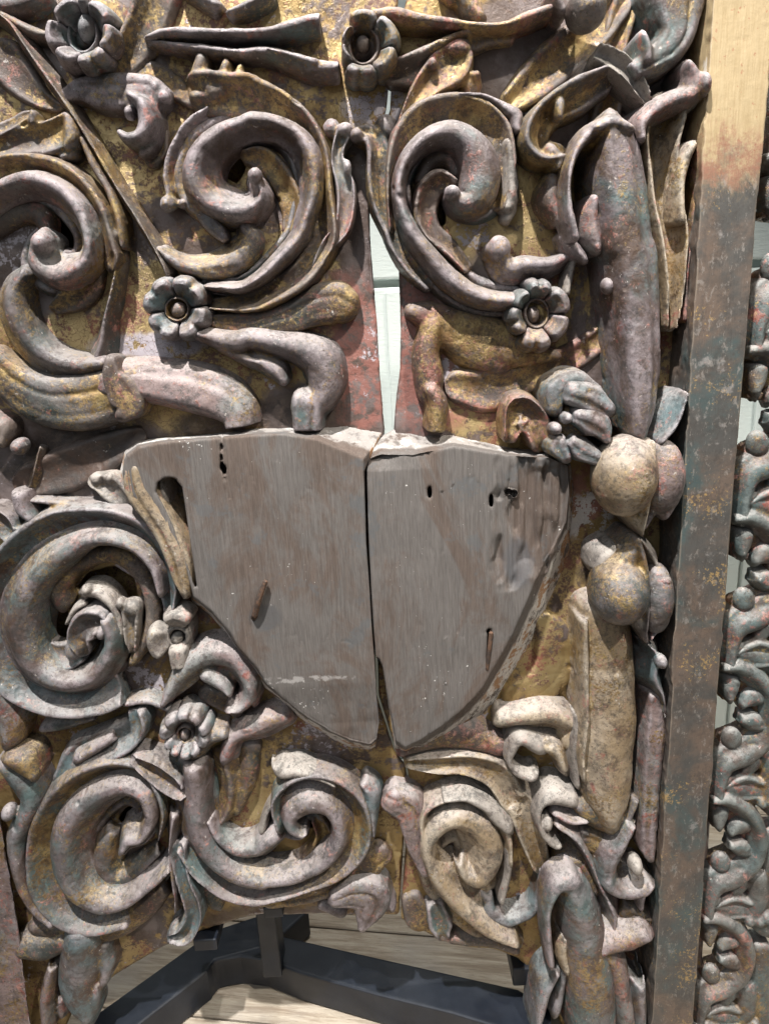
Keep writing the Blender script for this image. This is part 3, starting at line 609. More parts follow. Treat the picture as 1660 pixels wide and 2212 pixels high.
# --- top right: leaf folds
V = S('brown', 'acanthus_leaf'); V.sweep('C:700,40,200 560,190,240 400,330,260 220,490,240 70,620,150', 'gut', 20).end()
V = S('brown', 'acanthus_leaf'); V.sweep('C:700,360,110 560,430,150 430,560,110', 'round', 26).end()
V = S('gilt', 'acanthus_leaf'); V.sweep('C:800,-60,160 740,120,170 700,300,150 680,520,160 640,760,170', 'gut', 18).end()
V = S('teal', 'flower_bud'); V.sweep('C:320,-40,80 350,40,96 370,90,70', 'round', 60).end()
V = S('teal', 'flower_bud'); V.blob('C:515,70,118', 128, 62, 46).end()
V = S('lilac', 'acanthus_leaf'); V.sweep('C:1090,-70,360 1090,80,290 1080,220,210 1010,330,180 900,400,150 810,450,110', 'flat', 84, 10)
V.sweep('C:868,230,70 892,300,92 895,380,90', 'round', 96, 40).end()
V = S('dusty', 'acanthus_leaf'); V.sweep('C:575,330,110 690,380,140 780,460,120 850,560,100 890,630,60', 'dish', 76, 20, cut=1).end()
V = S('pink', 'acanthus_leaf'); V.sweep('C:1140,420,80 1180,500,150 1170,590,170 1060,630,160 940,690,150 855,780,120 850,880,80', 'round', 98, 10).blob('C:1230,540,50', 90, 76, 30).end()
V = S('palegold', 'acanthus_leaf'); V.sweep('C:1010,710,250 980,880,230 985,1050,200 1010,1250,200 1050,1450,190 F:1060,150,150 1060,350,110 1040,560,70', 'gut', 76, 0).end()
V = S('palegold', 'acanthus_leaf'); V.sweep('C:1165,920,86 1120,1010,110 1095,1150,90 1100,1380,80', 'round', 88, 20).end()
V = S('redgold', 'acanthus_leaf'); V.sweep('C:1190,1040,50 1175,1300,60 1165,1500,60 F:1130,200,60 1120,520,60', 'round', 60).end()
V = S('teal', 'acanthus_leaf')
V.sweep('C:640,470,110 470,555,140 310,650,125 215,760,130 190,870,140 255,950,130 350,950,100', 'rimR', 78, 10).sweep('C:300,950,120 340,1010,120 335,1060,60', 'round', 72, 10).sweep('C:350,650,84 350,735,56', 'round', 78, 30).end()
# big overhanging leaf
V = S('lilac', 'acanthus_leaf')
V.sweep('C:450,1480,56 412,1300,60 410,1100,56 462,930,66 570,810,110 690,780,150', 'round', 112, 60, hb=40)
V.sweep('C:698,790,214.7 733,900,305.1 753,1100,350.3 783,1300,339 803,1500,339 F:833,100,339 848,300,327.7 863,500,305.1 873,700,282.5 878,900,259.9 873,1080,226 858,1200,169.5', 'leaf3', 118, 24).sweep('C:575,800,90 680,765,120 780,800,90', 'round', 122, 60).end()
V = S('pink', 'flower_bud'); V.sweep('C:560,1250,90 545,1340,150 560,1470,170 580,1560,90', 'round', 84).end()
V = S('brown', 'acanthus_leaf'); V.sweep('C:310,1120,100 300,1240,150 345,1380,80', 'round', 56).end()
V = S('lilac', 'acanthus_leaf'); V.sweep('C:390,1470,80 440,1560,120 F:480,120,90 500,150,60', 'round', 62).end()
V = S('dusty', 'stem'); V.sweep('F:440,130,64 412,250,62 395,350,60', 'round', 40).end()
V = S('lilac', 'pearl'); V.blob('F:650,310,44', 62, 60, 22).end()

# --- low leaves right of the split
V = S('redgold', 'acanthus_leaf'); V.sweep('E:1010,470,110 1100,500,190 1230,570,240 1400,650,320 1560,690,320 F:60,690,270 200,730,160 330,745,60', 'round', 26)
V.sweep('E:1130,560,150 1095,720,150 1110,870,160 1115,980,140', 'round', 34, 0).sweep('E:1120,960,110 1160,1050,130 1150,1220,130', 'round', 52, 0, cut=2).end()
V = S('redgold', 'acanthus_leaf'); V.sweep('F:720,540,110 500,715,150 300,820,160 100,900,180 E:1480,960,250 1310,940,190', 'gut', 11).end()
V = S('redgold', 'acanthus_leaf'); V.sweep('E:1610,1240,90 1640,1130,150 F:110,1080,190 200,1170,190 230,1280,130', 'dish', 62, 0).end()

# --- low leaves left of the split
V = S('brown', 'acanthus_leaf'); V.sweep('D:1300,520,70 1480,540,130 E:100,540,150 250,500,180 400,430,210 520,410,230 570,425,190', 'flat', 32).end()
V = S('lilac', 'acanthus_leaf')
V.sweep('D:1240,610,90 1450,660,150 E:0,640,150 150,665,160 300,700,190 420,770,240 460,880,230 445,990,190 380,1060,160 300,1065,100', 'round', 52, 2)
V.sweep('E:350,1040,190 350,1130,180 350,1210,170', 'flat', 54, 0, cut=2).sweep('D:1390,690,80 1550,770,95 E:60,790,115 150,840,124 190,890,84', 'round', 42, 2).end()

V = S('darkwood_shade', 'acanthus_leaf'); V.sweep('D:180,1530,200 430,1450,260 700,1330,200 850,1250,120', 'gut', 14).end()  # low dark patch over the ground; the hollow's shade is part of its colour
# --- the ribbon and leaves left of the shield
V = S('palegold', 'acanthus_leaf'); V.sweep('G:850,-130,150 880,0,195 965,140,175 1055,290,155 1120,440,155 1150,560,130 1165,650,70', 'plate', 80, 0).end()
V = S('dusty', 'stem'); V.sweep('G:1012,-40,50 1025,50,56 1050,160,50 1090,260,40', 'round', 56, 20).end()
V = S('dusty', 'acanthus_leaf'); V.sweep('D:600,1530,90 680,1560,150 770,1640,120', 'dish', 38).blob('D:610,1510,40', 40, 24, 16).blob('D:690,1500,44', 36, 24, 16).end()
V = S('gilt', 'acanthus_leaf'); V.sweep('D:250,1330,60 215,1470,70 175,1600,70', 'ridge', 22).sweep('D:-40,1180,160 30,1200,110 25,1290,60', 'round', 46).end()
V = S('teal', 'pearl'); V.blob('D:132,1312,54', 60, 26, 26).end()

# --- lower left scroll
V = S('bluegrey')
V.sweep('G:1060,780,70 1062,600,120 1010,430,150 880,270,150 700,195,150 520,180,140 350,205,150 200,290,160 60,420,160 -60,600,160 -100,850,160 -40,1080,160 80,1240,150 260,1330,150 450,1360,150 640,1330,160 750,1290,140', 'rimR', 58, 2, cut=2)
V.sweep('G:190,80,50 400,95,44 640,100,40', 'round', 36, 0).end()
V = S('scroll', 'scroll_channel'); V.bed('G:1010,650,60 975,500,95 875,380,115 720,310,125 540,320,150 370,420,205 225,540,240 125,720,250 110,920,245 170,1090,210 300,1200,185 450,1235,160 590,1190,150 690,1060,140 715,930,130 680,830,110').end()
V = S('lilac')
V.sweep('G:1010,650,60 975,500,95 875,380,115 720,310,125 540,320,150 370,420,205 225,540,240 125,720,250 110,920,245 170,1090,210 300,1200,185 450,1235,160 590,1190,150 690,1060,140 715,930,130 680,830,110', 'rollL', 70, 6).end()
V = S('gilt'); V.sweep('G:385,710,130 365,630,140 430,525,130 560,445,112 700,425,100 830,490,110 920,620,110 950,780,100 910,950,90 830,1080,70', 'round', 34).end()
V = S('bluegrey', 'acanthus_leaf'); V.sweep('G:520,990,110 500,930,150 540,860,190 610,840,150 660,880,80', 'dish', 66, 10).blob('G:640,900,30', 40, 50, 16).end()
V = S('dusty', 'acanthus_leaf'); V.sweep('G:430,830,46 470,760,54 535,715,36', 'round', 56, 10).sweep('G:535,650,76 610,655,84 690,710,66 740,790,56 765,900,50', 'round', 50, 6).blob('G:545,635,36', 36, 44, 18).end()
V = S('bluegrey', 'acanthus_leaf'); V.sweep('G:265,1000,40 325,1060,86 415,1085,112 490,1050,96', 'rimR', 46).blob('G:470,1000,60', 76, 36, 24).end()
V = S('dusty', 'acanthus_leaf'); V.sweep('G:820,760,110 822,830,90 822,920,76 830,1000,50', 'dish', 50, 4).blob('G:760,715,30', 36, 38, 16).blob('G:835,735,60', 56, 34, 20).end()
V = S('lilac', 'acanthus_leaf'); V.sweep('G:115,60,120 140,130,130 195,190,76', 'round', 52).end()
V = S('lilac', 'acanthus_leaf'); V.sweep('G:-50,140,80 20,220,130 80,290,100 145,270,50', 'dish', 50).end()
V = S('pink', 'acanthus_leaf'); V.sweep('G:-30,1180,70 25,1330,130 60,1470,170 60,1560,150', 'round', 58).end()
V = S('lilac', 'acanthus_leaf'); V.sweep('G:280,1500,60 420,1470,84 580,1435,60', 'round', 30).sweep('G:790,1345,60 930,1330,60 1050,1380,50', 'round', 34).end()

# --- leaf between the small flowers
V = S('pink', 'acanthus_leaf')
V.sweep('G:1030,1340,60 1100,1230,130 1210,1110,170 1340,1060,190 1460,1090,180 1535,1190,150 1550,1290,110 1500,1365,84 1430,1380,60', 'rollL', 60, 4)
V.sweep('G:1290,1180,100 1380,1235,84 1425,1285,50', 'round', 60, 20).sweep('G:1560,1130,80 1595,1250,80 1590,1340,50', 'round', 30).end()
V = S('brown', 'acanthus_leaf'); V.sweep('G:1290,1290,90 1400,1340,110 1480,1400,70', 'flat', 20).end()
V = S('bluegrey', 'acanthus_leaf'); V.sweep('G:855,1420,90 868,1500,100 790,1590,120 660,1650,130 J:480,40,120 360,180,70', 'rimL', 52, 4).end()
V = S('lilac', 'acanthus_leaf'); V.sweep('G:700,1560,70 600,1620,90 500,1680,90', 'round', 50, 6).end()

# --- bottom left scroll
V = S('scroll')
V.sweep('J:780,1000,90 570,1030,125 395,965,150 275,810,170 245,630,155 275,440,165 375,255,165 535,125,155 700,70,145 850,90,130 945,200,112 995,340,84 985,480,50', 'rimL', 60, 2).end()
V = S('scroll', 'scroll_channel'); V.bed('J:1060,680,50 930,790,84 780,890,112 620,905,155 480,815,195 412,650,215 422,480,215 512,340,205 640,240,175 780,195,145 890,245,135 930,370,112 885,480,92 800,500,110 765,560,70').end()
V = S('lilac')
V.sweep('J:1060,680,50 930,790,84 780,890,112 620,905,155 480,815,195 412,650,215 422,480,215 512,340,205 640,240,175 780,195,145 890,245,135 930,370,112 885,480,92 800,500,110 765,560,70', 'rollL', 72, 6).end()
V = S('teal', 'acanthus_leaf'); V.sweep('J:700,480,110 660,580,165 655,700,155 740,770,115 860,700,90 980,590,70', 'rollR', 34).end()
V = S('lilac', 'acanthus_leaf'); V.sweep('J:840,0,60 950,70,115 1060,150,125 1135,205,90 1165,185,44', 'dish', 66, 6).end()
V = S('lilac', 'acanthus_leaf'); V.sweep('J:50,50,160 150,170,190 190,270,160 150,400,130 100,510,150 110,650,125 150,800,112 230,930,92 330,1020,70', 'round', 62, 0).blob('J:60,335,44', 46, 44, 20).end()
V = S('brown', 'acanthus_leaf'); V.sweep('J:60,10,100 150,50,140 210,110,80', 'round', 72, 20).end()
V = S('brown', 'acanthus_leaf'); V.sweep('J:230,1050,90 450,1090,150 680,1060,190 880,930,190 1010,830,120', 'rollR', 38).end()
V = S('bluegrey', 'acanthus_leaf')
V.sweep('J:500,1120,220 492,1270,260 472,1420,250 505,1530,220 545,1600,130', 'round', 66, 4).sweep('J:640,1190,110 665,1300,112 650,1390,70', 'round', 44).blob('J:600,1500,34', 90, 42, 16).end()
V = S('teal', 'acanthus_leaf'); V.sweep('J:150,1195,150 270,1195,170 390,1150,140', 'round', 48).end()
V = S('pink', 'acanthus_leaf'); V.sweep('J:325,1310,70 290,1480,92 290,1700,80', 'round', 50).sweep('J:385,1500,60 390,1580,80', 'round', 40).end()
V = Vol().loft([(-140, 1690), (-5, 1740), (22, 1890), (40, 2010), (66, 2212), (80, 2340), (-140, 2340)], 52, [(-140, 1690), (-5, 1740), (22, 1890), (40, 2010), (66, 2212), (80, 2340), (-140, 2340)], -60)
V.build('side_board', M['pink'], PANEL, .002, smooth=1)

# --- middle S scroll along the bottom
V = S('scroll', 'scroll_channel'); V.bed('J:1190,90,170 1200,180,185 1195,330,195 1230,500,190 1330,650,165 1480,750,140 1640,785,125 K:100,775,112 300,745,112 480,645,125 560,510,130 545,380,135 460,290,155 340,275,175 240,345,155 240,430,112 300,475,60 345,460,34').end()
V = S('lilac')
V.sweep('J:1190,90,170 1200,180,185 1195,330,195 1230,500,190 1330,650,165 1480,750,140 1640,785,125 K:100,775,112 300,745,112 480,645,125 560,510,130 545,380,135 460,290,155 340,275,175 240,345,155 240,430,112 300,475,60 345,460,34', 'rollL', 70, 6).end()
V = S('lilac', 'acanthus_leaf'); V.sweep('J:1300,390,56 1370,510,80 1480,585,112 1600,580,132 K:90,540,132 150,500,112', 'rollL', 56, 2).end()
V = S('scroll')
V.sweep('J:1140,560,70 1250,700,92 1420,820,102 1600,865,92 K:110,850,76 300,800,76 520,700,112 655,565,132 692,420,132 645,275,132 520,175,130 380,135,112 250,170,90 165,280,90 190,420,76', 'rimR', 60, 2).end()
V = S('dusty', 'acanthus_leaf'); V.sweep('K:165,60,90 190,90,96 300,85,80 420,110,60 520,160,40', 'round', 58, 6).sweep('K:205,205,30 110,320,42 70,445,50', 'round', 44, 6).end()
V = S('redgold'); V.sweep('K:415,390,80 450,480,105 400,600,100 270,690,70', 'gut', 36).end()
V = S('lilac', 'stem'); V.sweep('J:1085,380,130 1065,560,70 1080,720,80 1100,860,72 1100,930,60', 'ridge', 62, 4).end()
V = S('bluegrey', 'stem'); V.sweep('J:1110,560,110 1150,750,84 1200,890,104 1210,1000,104 1150,1095,110 1075,1110,60', 'dish', 60, 2).end()
V = S('teal', 'acanthus_leaf'); V.sweep('J:1290,840,140 1340,900,120', 'round', 26).end()
V = S('brown', 'acanthus_leaf'); V.sweep('J:1400,10,150 1440,160,170 1430,300,150 1370,420,70', 'ridge', 34).sweep('J:1560,-60,120 1540,150,110 1480,320,70', 'round', 26).end()
V = S('pink', 'acanthus_leaf'); V.sweep('J:1420,-10,110 1470,-120,120 H:60,1500,150 200,1440,140', 'rollL', 46).end()
V = S('teal', 'acanthus_leaf'); V.sweep('J:1210,-60,170 1300,-130,140 1400,-150,90', 'round', 50).end()
V = S('bluegrey', 'acanthus_leaf'); V.sweep('K:700,160,70 745,220,120 745,300,120 755,400,80 762,470,40', 'round', 52, 4).end()
V = S('brown', 'acanthus_leaf'); V.sweep('K:815,610,120 700,700,165 560,760,150 350,825,160 100,870,140 J:1640,880,90', 'flat', 32).end()
V = S('lilac', 'acanthus_leaf'); V.sweep('K:520,880,80 650,850,170 745,880,220 725,960,175 695,1045,60', 'flat', 56, 6).sweep('K:820,850,70 875,930,50', 'round', 44, 6).sweep('K:440,930,60 550,965,90', 'round', 26).end()

# --- lower right scroll
V = S('palegold')
V.sweep('K:1085,500,60 1105,365,112 1210,290,100 1350,280,100 1480,345,112 1565,490,100 1590,640,70', 'rimL', 60, 2).end()
V = S('palegold', 'scroll_channel'); V.bed('K:1640,1140,70 1480,1060,112 1330,930,142 1200,780,152 1120,650,110 1110,530,120 1190,430,150 1300,400,180 1420,480,225 1465,620,220 1420,735,180 1340,720,110 1300,650,70').end()
V = S('palegold')
V.sweep('K:1640,1140,70 1480,1060,112 1330,930,142 1200,780,152 1120,650,110 1110,530,120 1190,430,150 1300,400,180 1420,480,225 1465,620,220 1420,735,180 1340,720,110 1300,650,70', 'rollL', 72, 6).end()
V = S('dusty', 'acanthus_leaf'); V.sweep('K:1200,255,44 1330,245,56 1450,300,80 1520,365,104 1590,430,90', 'round', 64, 10).sweep('K:1600,560,50 1600,700,66 1572,820,70 1560,880,56', 'round', 54, 6).end()
V = S('bluegrey', 'acanthus_leaf'); V.sweep('K:1465,880,90 1480,970,132 1580,1025,122 L:100,1005,100 190,955,90 235,850,72 262,720,60', 'rollL', 46, 2).end()
V = S('palegold', 'acanthus_leaf'); V.sweep('K:980,30,60 1150,40,112 1350,40,135 1530,110,175 1640,280,160 L:100,270,170 170,450,170 230,650,122', 'dish', 42, 2).end()
V = S('redgold', 'acanthus_leaf'); V.sweep('H:950,1640,90 1150,1565,150 1350,1555,180 1530,1620,140', 'round', 36).end()
V = S('pink', 'acanthus_leaf'); V.sweep('K:880,270,150 985,330,190 1000,450,130 1030,570,104 1080,700,60', 'flat', 50, 2).blob('K:920,240,60', 60, 24, 30).end()
V = S('lilac', 'acanthus_leaf'); V.sweep('K:1150,940,110 1180,1040,140 1190,1090,90', 'dish', 38).end()
V = S('gilt', 'acanthus_leaf'); V.sweep('K:1160,1110,50 1300,1140,66 1500,1160,66 1640,1200,70', 'round', 26).end()
V = S('brown', 'acanthus_leaf'); V.sweep('K:1000,900,110 1040,1000,150', 'flat', 16).end()

# --- gilt lobes between the shield and the side leaf
V = S('ground', 'acanthus_leaf'); V.sweep('I:260,830,110 330,950,220 335,1100,230 240,1230,200 80,1310,150', 'flat', 16).end()
V = S('palegold', 'acanthus_leaf'); V.sweep('I:0,1460,120 150,1440,150 300,1430,160 420,1490,130 400,1600,90', 'rollL', 50).sweep('I:0,1400,50 120,1385,56 250,1360,40', 'round', 34).end()
V = S('dusty', 'acanthus_leaf'); V.sweep('I:220,1620,110 110,1570,90 50,1650,76 L:40,30,54 90,90,70 180,120,64 210,80,44', 'round', 60, 10).end()
V = S('palegold', 'acanthus_leaf'); V.sweep('I:230,1600,100 330,1640,110 L:380,60,90', 'round', 54).end()

# --- buds and hanging leaf on the right
def calyx(y, nr): return y
V = S('palegold', 'flower_bud', .0017, smooth=4); V.blob('F:752,1490,196', 258, 84, 74, 12).sweep('I:790,110,190 835,200,110 858,275,44', 'round', 112, 40)
V.sweep('F:928,1280,40 930,1400,48 914,1560,52 888,1720,48 864,1825,34', 'round', 132, 60).end()
V = S('pink', 'bud_leaf', .0017); V.blob('F:985,1500,140', 235, 80, 48, 6).sweep('F:1060,1640,110 1010,1730,90', 'round', 112, 40).sweep('I:930,120,120 880,230,60', 'round', 96, 40).end()
V = S('bluegrey', 'bud_leaf'); V.sweep('F:1140,975,40 1110,1050,130 1060,1170,190 980,1270,110', 'ridge', 118, 30).end()
V = S('teal', 'flower_bud', .0017, smooth=4); V.blob('I:712,640,178', 205, 84, 74, 12).sweep('I:828,310,40 800,400,130 760,500,220', 'round', 118, 40).sweep('I:810,770,190 860,860,100 884,945,36', 'round', 112, 40)
V.sweep('I:838,320,40 872,450,50 898,600,54 896,780,50 880,930,36', 'round', 124, 60).end()
V = S('teal', 'bud_leaf', .0017); V.blob('I:950,690,105', 220, 78, 40, 4).end()
V = S('dusty', 'bud_leaf'); V.sweep('I:850,320,50 930,440,110 970,560,110', 'ridge', 96, 20).end()
V = S('dusty', 'bud_leaf'); V.sweep('I:690,385,90 625,440,112 590,510,70', 'round', 84, 20).end()
V = S('teal', 'bud_leaf'); V.sweep('I:990,580,110 1010,680,170 970,830,160 905,930,60', 'ridge', 102, 20).blob('I:985,570,60', 40, 92, 22).end()
V = S('palegold', 'acanthus_leaf', .0017)
V.sweep('I:640,800,270 655,950,330 668,1250,350 676,1500,350 L:655,0,345 660,150,330 668,290,280 668,370,190', 'round', 96, 10).sweep('I:505,830,50 510,1100,56 515,1400,54 L:495,-20,50 500,120,40', 'round', 96, 30).end()
V = S('bluegrey', 'acanthus_leaf'); V.sweep('I:890,960,56 940,1030,130 930,1170,180 980,1280,124 990,1400,50', 'ridge', 96, 10).blob('I:980,1080,36', 40, 92, 20).end()
V = S('pink', 'acanthus_leaf'); V.sweep('I:955,1300,130 945,1500,140 930,1650,130 L:920,100,124 910,300,130 900,450,120 900,560,104 910,600,60', 'plate', 78, 0).end()
V = S('dusty', 'pearl'); V.blob('I:475,1148,28', 32, 40, 26).sweep('I:480,1200,30 490,1330,36', 'round', 34).end()
V = S('dusty', 'acanthus_leaf'); V.sweep('I:470,1420,60 450,1520,80 440,1660,90 L:450,60,90 460,150,60', 'round', 60).end()

# --- lower right corner
V = S('dusty', 'acanthus_leaf'); V.sweep('L:420,260,110 310,240,120 235,280,66 215,380,54 255,470,60 320,530,64 350,530,40', 'round', 78, 10).blob('L:265,385,38', 46, 50, 26).end()
V = S('pink', 'acanthus_leaf'); V.sweep('L:330,340,110 420,380,140 500,380,90', 'ridge', 80, 10).sweep('L:340,410,90 450,490,104 530,620,84 590,760,84 650,880,112 685,980,140 680,1060,90', 'ridge', 86, 10).end()
V = S('brown', 'acanthus_leaf'); V.sweep('L:480,470,90 580,520,150 640,560,90', 'flat', 56).end()
V = S('teal', 'acanthus_leaf'); V.sweep('L:450,280,90 550,350,170 650,410,130 760,370,90 820,250,70', 'round', 70).end()
V = S('lilac', 'acanthus_leaf'); V.sweep('L:800,420,90 740,530,130 675,640,170 665,750,170 750,810,132 860,800,124 905,770,84', 'rollR', 100, 10).sweep('L:850,840,110 850,900,60', 'round', 70).end()
V = S('dusty', 'pearl'); V.blob('L:820,660,44', 52, 80, 26).end()
V = S('lilac', 'acanthus_leaf', .0017)
V.sweep('L:300,1290,50 282,1100,52 286,930,62 345,810,100 430,790,130', 'round', 120, 66, hb=50)
V.sweep('L:430,800,180 470,920,225 510,1080,255 540,1250,275 570,1450,290 580,1740,290', 'round', 118, 30).end()
V = S('palegold', 'flower_bud'); V.sweep('L:385,1100,80 365,1180,124 390,1290,84', 'round', 84).end()
V = S('brown', 'acanthus_leaf'); V.sweep('L:340,760,70 400,650,120 480,660,120 560,800,90', 'round', 60).end()
V = S('pink', 'acanthus_leaf'); V.sweep('L:870,1090,130 760,1125,172 640,1150,140 610,1170,120', 'round', 110, 10).sweep('L:640,1200,130 700,1290,160 740,1450,140 790,1740,130', 'round', 96, 10).end()
V = S('bluegrey', 'acanthus_leaf'); V.sweep('L:845,1400,100 850,1550,104 850,1740,92', 'round', 98, 10).end()
V = S('bluegrey', 'acanthus_leaf'); V.sweep('L:335,1320,50 262,1450,92 222,1600,84 200,1740,70', 'round', 84, 10).sweep('L:380,1320,80 345,1470,92 325,1560,96', 'round', 62).end()
V = S('brown', 'acanthus_leaf'); V.sweep('L:740,930,80 800,980,140 880,1010,120', 'flat', 60).end()

# ------------------------------------------------------------------ flowers
def petal_vol(cx, cy, Rr, r0, a0, a1, rs, notch, ratio, h, hb):
    na, ns = 17, 11; top = []; half = R(a1 - a0) / 2; mid = R(a0 + a1) / 2
    sp_ = [(0, .42), (.15, .55), (.35, .82), (.6, 1), (.8, .95), (.93, .72), (1, .42)]
    px = []; zz = []
    for i in range(na):
        q = -1 + 2 * i / (na - 1); th = mid + q * half
        Rt = Rr * rs * (1 - (.09 * abs(q) ** 5 + .05 * abs(q) ** 2) - .07 * notch * math.exp(-(q / .17) ** 2))
        for j in range(ns):
            s = j / (ns - 1); rho = r0 + s * (Rt - r0)
            z = float(np.interp(s, [k[0] for k in sp_], [k[1] for k in sp_]))
            z *= (1 - .30 * abs(q) ** 10) * (1 - .20 * notch * math.exp(-(q / .13) ** 2) * min(1, max(0, (s - .3) / .4)))
            px.append((cx + rho * math.cos(th), cy + rho * math.sin(th) * ratio)); zz.append(hb + (h - hb) * z)
    px = np.array(px); zz = np.array(zz)
    T = unproj(px[:, 0], px[:, 1], np.full(len(px), h * .7)); T[:, 1] = -zz * U; Bt = T.copy(); Bt[:, 1] = -hb * U + .004
    n = len(T); F = []
    for i in range(na - 1):
        for j in range(ns - 1):
            a_ = i * ns + j; F.append((a_, a_ + 1, a_ + ns + 1, a_ + ns)); F.append((n + a_, n + a_ + ns, n + a_ + ns + 1, n + a_ + 1))
    for i in range(na - 1):
        for j in (0, ns - 1): a_ = i * ns + j; F.append((a_, a_ + ns, n + a_ + ns, n + a_))
    for j in range(ns - 1):
        for i in (0, na - 1): a_ = i * ns + j; F.append((a_, a_ + 1, n + a_ + 1, n + a_))
    V = Vol(); V.add(np.vstack([T, Bt]), F); return V
def rosette(c, Rt, ring, petals, eye, mat, h, hb=12, ratio=1.0, ring_mat=None, er=None, eh=16):
    """petals: (from, to, reach, cleft) round the eye at c, degrees clockwise from the right"""
    h = hk(h); cx, cy, _, _ = parse(c)[0]; T = c.split(':')[0]
    k = 22; r = ring * TS
    pts = np.array([(cx + r * math.cos(2 * math.pi * i / k), cy + r * math.sin(2 * math.pi * i / k) * (ratio if er is None else er / eye[2]), r * .42, 1.0) for i in range(k + 2)])
    V = Vol(); V.sweep(pts, 'round', h * .56, hb, cut=3); V.blob('%s,%g' % (c, ring * 1.05), None, h * .22, h * .16)
    root = V.build('rosette', M[ring_mat or 'brown'], PANEL, .0014, smooth=1)
    for a0, a1, rs, nt in petals:
        petal_vol(cx, cy, Rt * TS, ring * TS * .95, a0, a1, rs, nt, ratio, h, hb).build('petal', M[mat], root, .0013, smooth=1)
    Vol().blob('%s:%f,%f,%f' % (T, *eye), er, h * .40, eh).build('flower_eye', M[ring_mat or 'brown'], root, .0013, smooth=1)
    return root
rosette('D:1108,455', 226, 70, [(258, 352, 1, 1), (-8, 88, .98, 1), (88, 172, .95, 1), (172, 258, 1.06, 1)], (1120, 460, 54), 'bluegrey', 62)
rosette('B:700,290', 236, 92, [(-62, 4, 1.02, 0), (4, 64, .98, 0), (64, 128, .98, 1), (128, 182, .62, 0), (182, 240, .64, 0), (240, 298, .98, 0)], (692, 276, 48), 'scroll', 64, ring_mat='gilt', er=60)
rosette('A:525,215', 246, 88, [(206, 266, .98, 0), (146, 206, 1, 0), (98, 146, .98, 0), (38, 98, 1, 1), (-18, 38, .92, 0), (-76, -18, .98, 0), (-94, -76, .98, 0)], (560, 185, 66), 'lilac', 70, er=92, eh=26, ring_mat='scroll')
rosette('F:205,480', 222, 72, [(-58, 2, 1.05, 0), (2, 62, 1.05, 0), (62, 122, 1.15, 1), (122, 196, .86, 1), (196, 250, .84, 0), (250, 302, 1.04, 1)], (185, 490, 42), 'scroll', 72, er=52)
rosette('G:1160,1530', 172, 50, [(-112, -36, 1, 1), (-36, 36, 1, 1), (36, 104, .92, 1), (104, 168, .9, 1), (168, 248, 1, 1)], (1160, 1530, 34), 'bluegrey', 66)
# the flower turned sideways by the corner of the shield
V = Vol().blob('F:430,1160,120', 150, 40, 34).build('flower_head', M['brown'], PANEL, .0014)
for paths, hh in ((('F:320,1070,110 335,970,140 460,900,130 570,960,90',), 84), (('F:430,980,150 540,1010,190 630,1070,130',), 112), (('F:455,1120,110 550,1150,200 610,1200,160 640,1265,60',), 116),
                  (('F:350,1270,90 350,1310,140 385,1370,90',), 100), (('F:425,1275,90 490,1330,150 570,1370,120',), 106)):
    W_ = Vol()
    for q in paths: W_.sweep(q, 'plate', hh, 30)
    W_.build('petal', M['bluegrey'], V, .0014)
for tok in ('F:390,1130,44', 'F:322,1195,42'): Vol().blob(tok, None, 74, 26).build('stamen', M['bluegrey'], V, .0014)
# small dusty flower with one petal lost
V = rosette('G:1108,935', 195, 62, [(-124, -52, 1.02, 0), (128, 208, 1.0, 0)], (1108, 935, 40), 'dusty', 68, hb=30, ring_mat='dusty')
Vol().sweep('G:1110,1020,120 1120,1120,110', 'plate', 62, 6, cut=2).build('petal', M['dusty'], V, .0014)
Vol().sweep('G:1185,830,46 1180,960,52', 'round', 36, 6).build('petal', M['dusty'], V, .0014)

# ------------------------------------------------------------------ the bare shield, split in two
LS = '785,992;829,926 771,985;800,922 737,971;750,914 681,947;698,919 612,937;629,923 543,940;543,924 480,945;480,934 420,950;420,940 350,955;350,944 300,965;296,952 276,985;268,972 268,1020;258,1020 278,1060;266,1066 310,1095;300,1108 345,1140;335,1150 380,1190;370,1205 405,1240;398,1252 420,1290;414,1300 460,1323;455,1330 495,1365;490,1372 519,1403;514,1412 554,1441;548,1452 577,1479;572,1490 612,1510;608,1522 664,1552;660,1566 716,1583;714,1598 757,1603;756,1618 799,1611;798,1626 813,1597;810,1616 818,1560;814,1570 813,1500;811,1505 808,1420;808,1425 803,1360;803,1360 797,1260;797,1260 791,1170;791,1170 788,1060;788,1060 786,1020;790,1010'
RS = '799,992;816,944 820,985;851,925 889,985;889,930 934,975;917,940 979,964;968,938 1027,971;1027,950 1100,984;1097,964 1182,990;1190,975 1224,1006;1232,1000 1228,1060;1240,1060 1222,1130;1234,1140 1200,1180;1230,1196 1160,1243;1202,1266 1139,1293;1180,1322 1105,1371;1143,1404 1067,1440;1100,1472 1040,1488;1068,1522 998,1532;1020,1570 955,1567;970,1604 908,1598;918,1632 875,1614;876,1632 855,1600;852,1622 848,1560;846,1575 836,1500;836,1510 826,1440;826,1445 818,1422;818,1425 812,1420;812,1420 807,1360;807,1360 801,1260;801,1260 796,1170;796,1170 793,1060;793,1060 792,1015;796,1010'
def outline(s):
    a = [p.split(';') for p in s.split()]
    return [tuple(map(float, p[0].split(','))) for p in a], [tuple(map(float, p[1].split(','))) for p in a]
def oval(x, y, rx, ry, n=14): return [(x + rx * math.cos(6.2832 * i / n), y + ry * math.sin(6.2832 * i / n)) for i in range(n)]
HS = 85
slot = cutter([(337, 1062), (341, 1042), (357, 1031), (378, 1032), (394, 1052), (400, 1090), (407, 1140), (416, 1200), (427, 1272), (420, 1268), (398, 1200), (374, 1135), (350, 1085)], -5, 120)
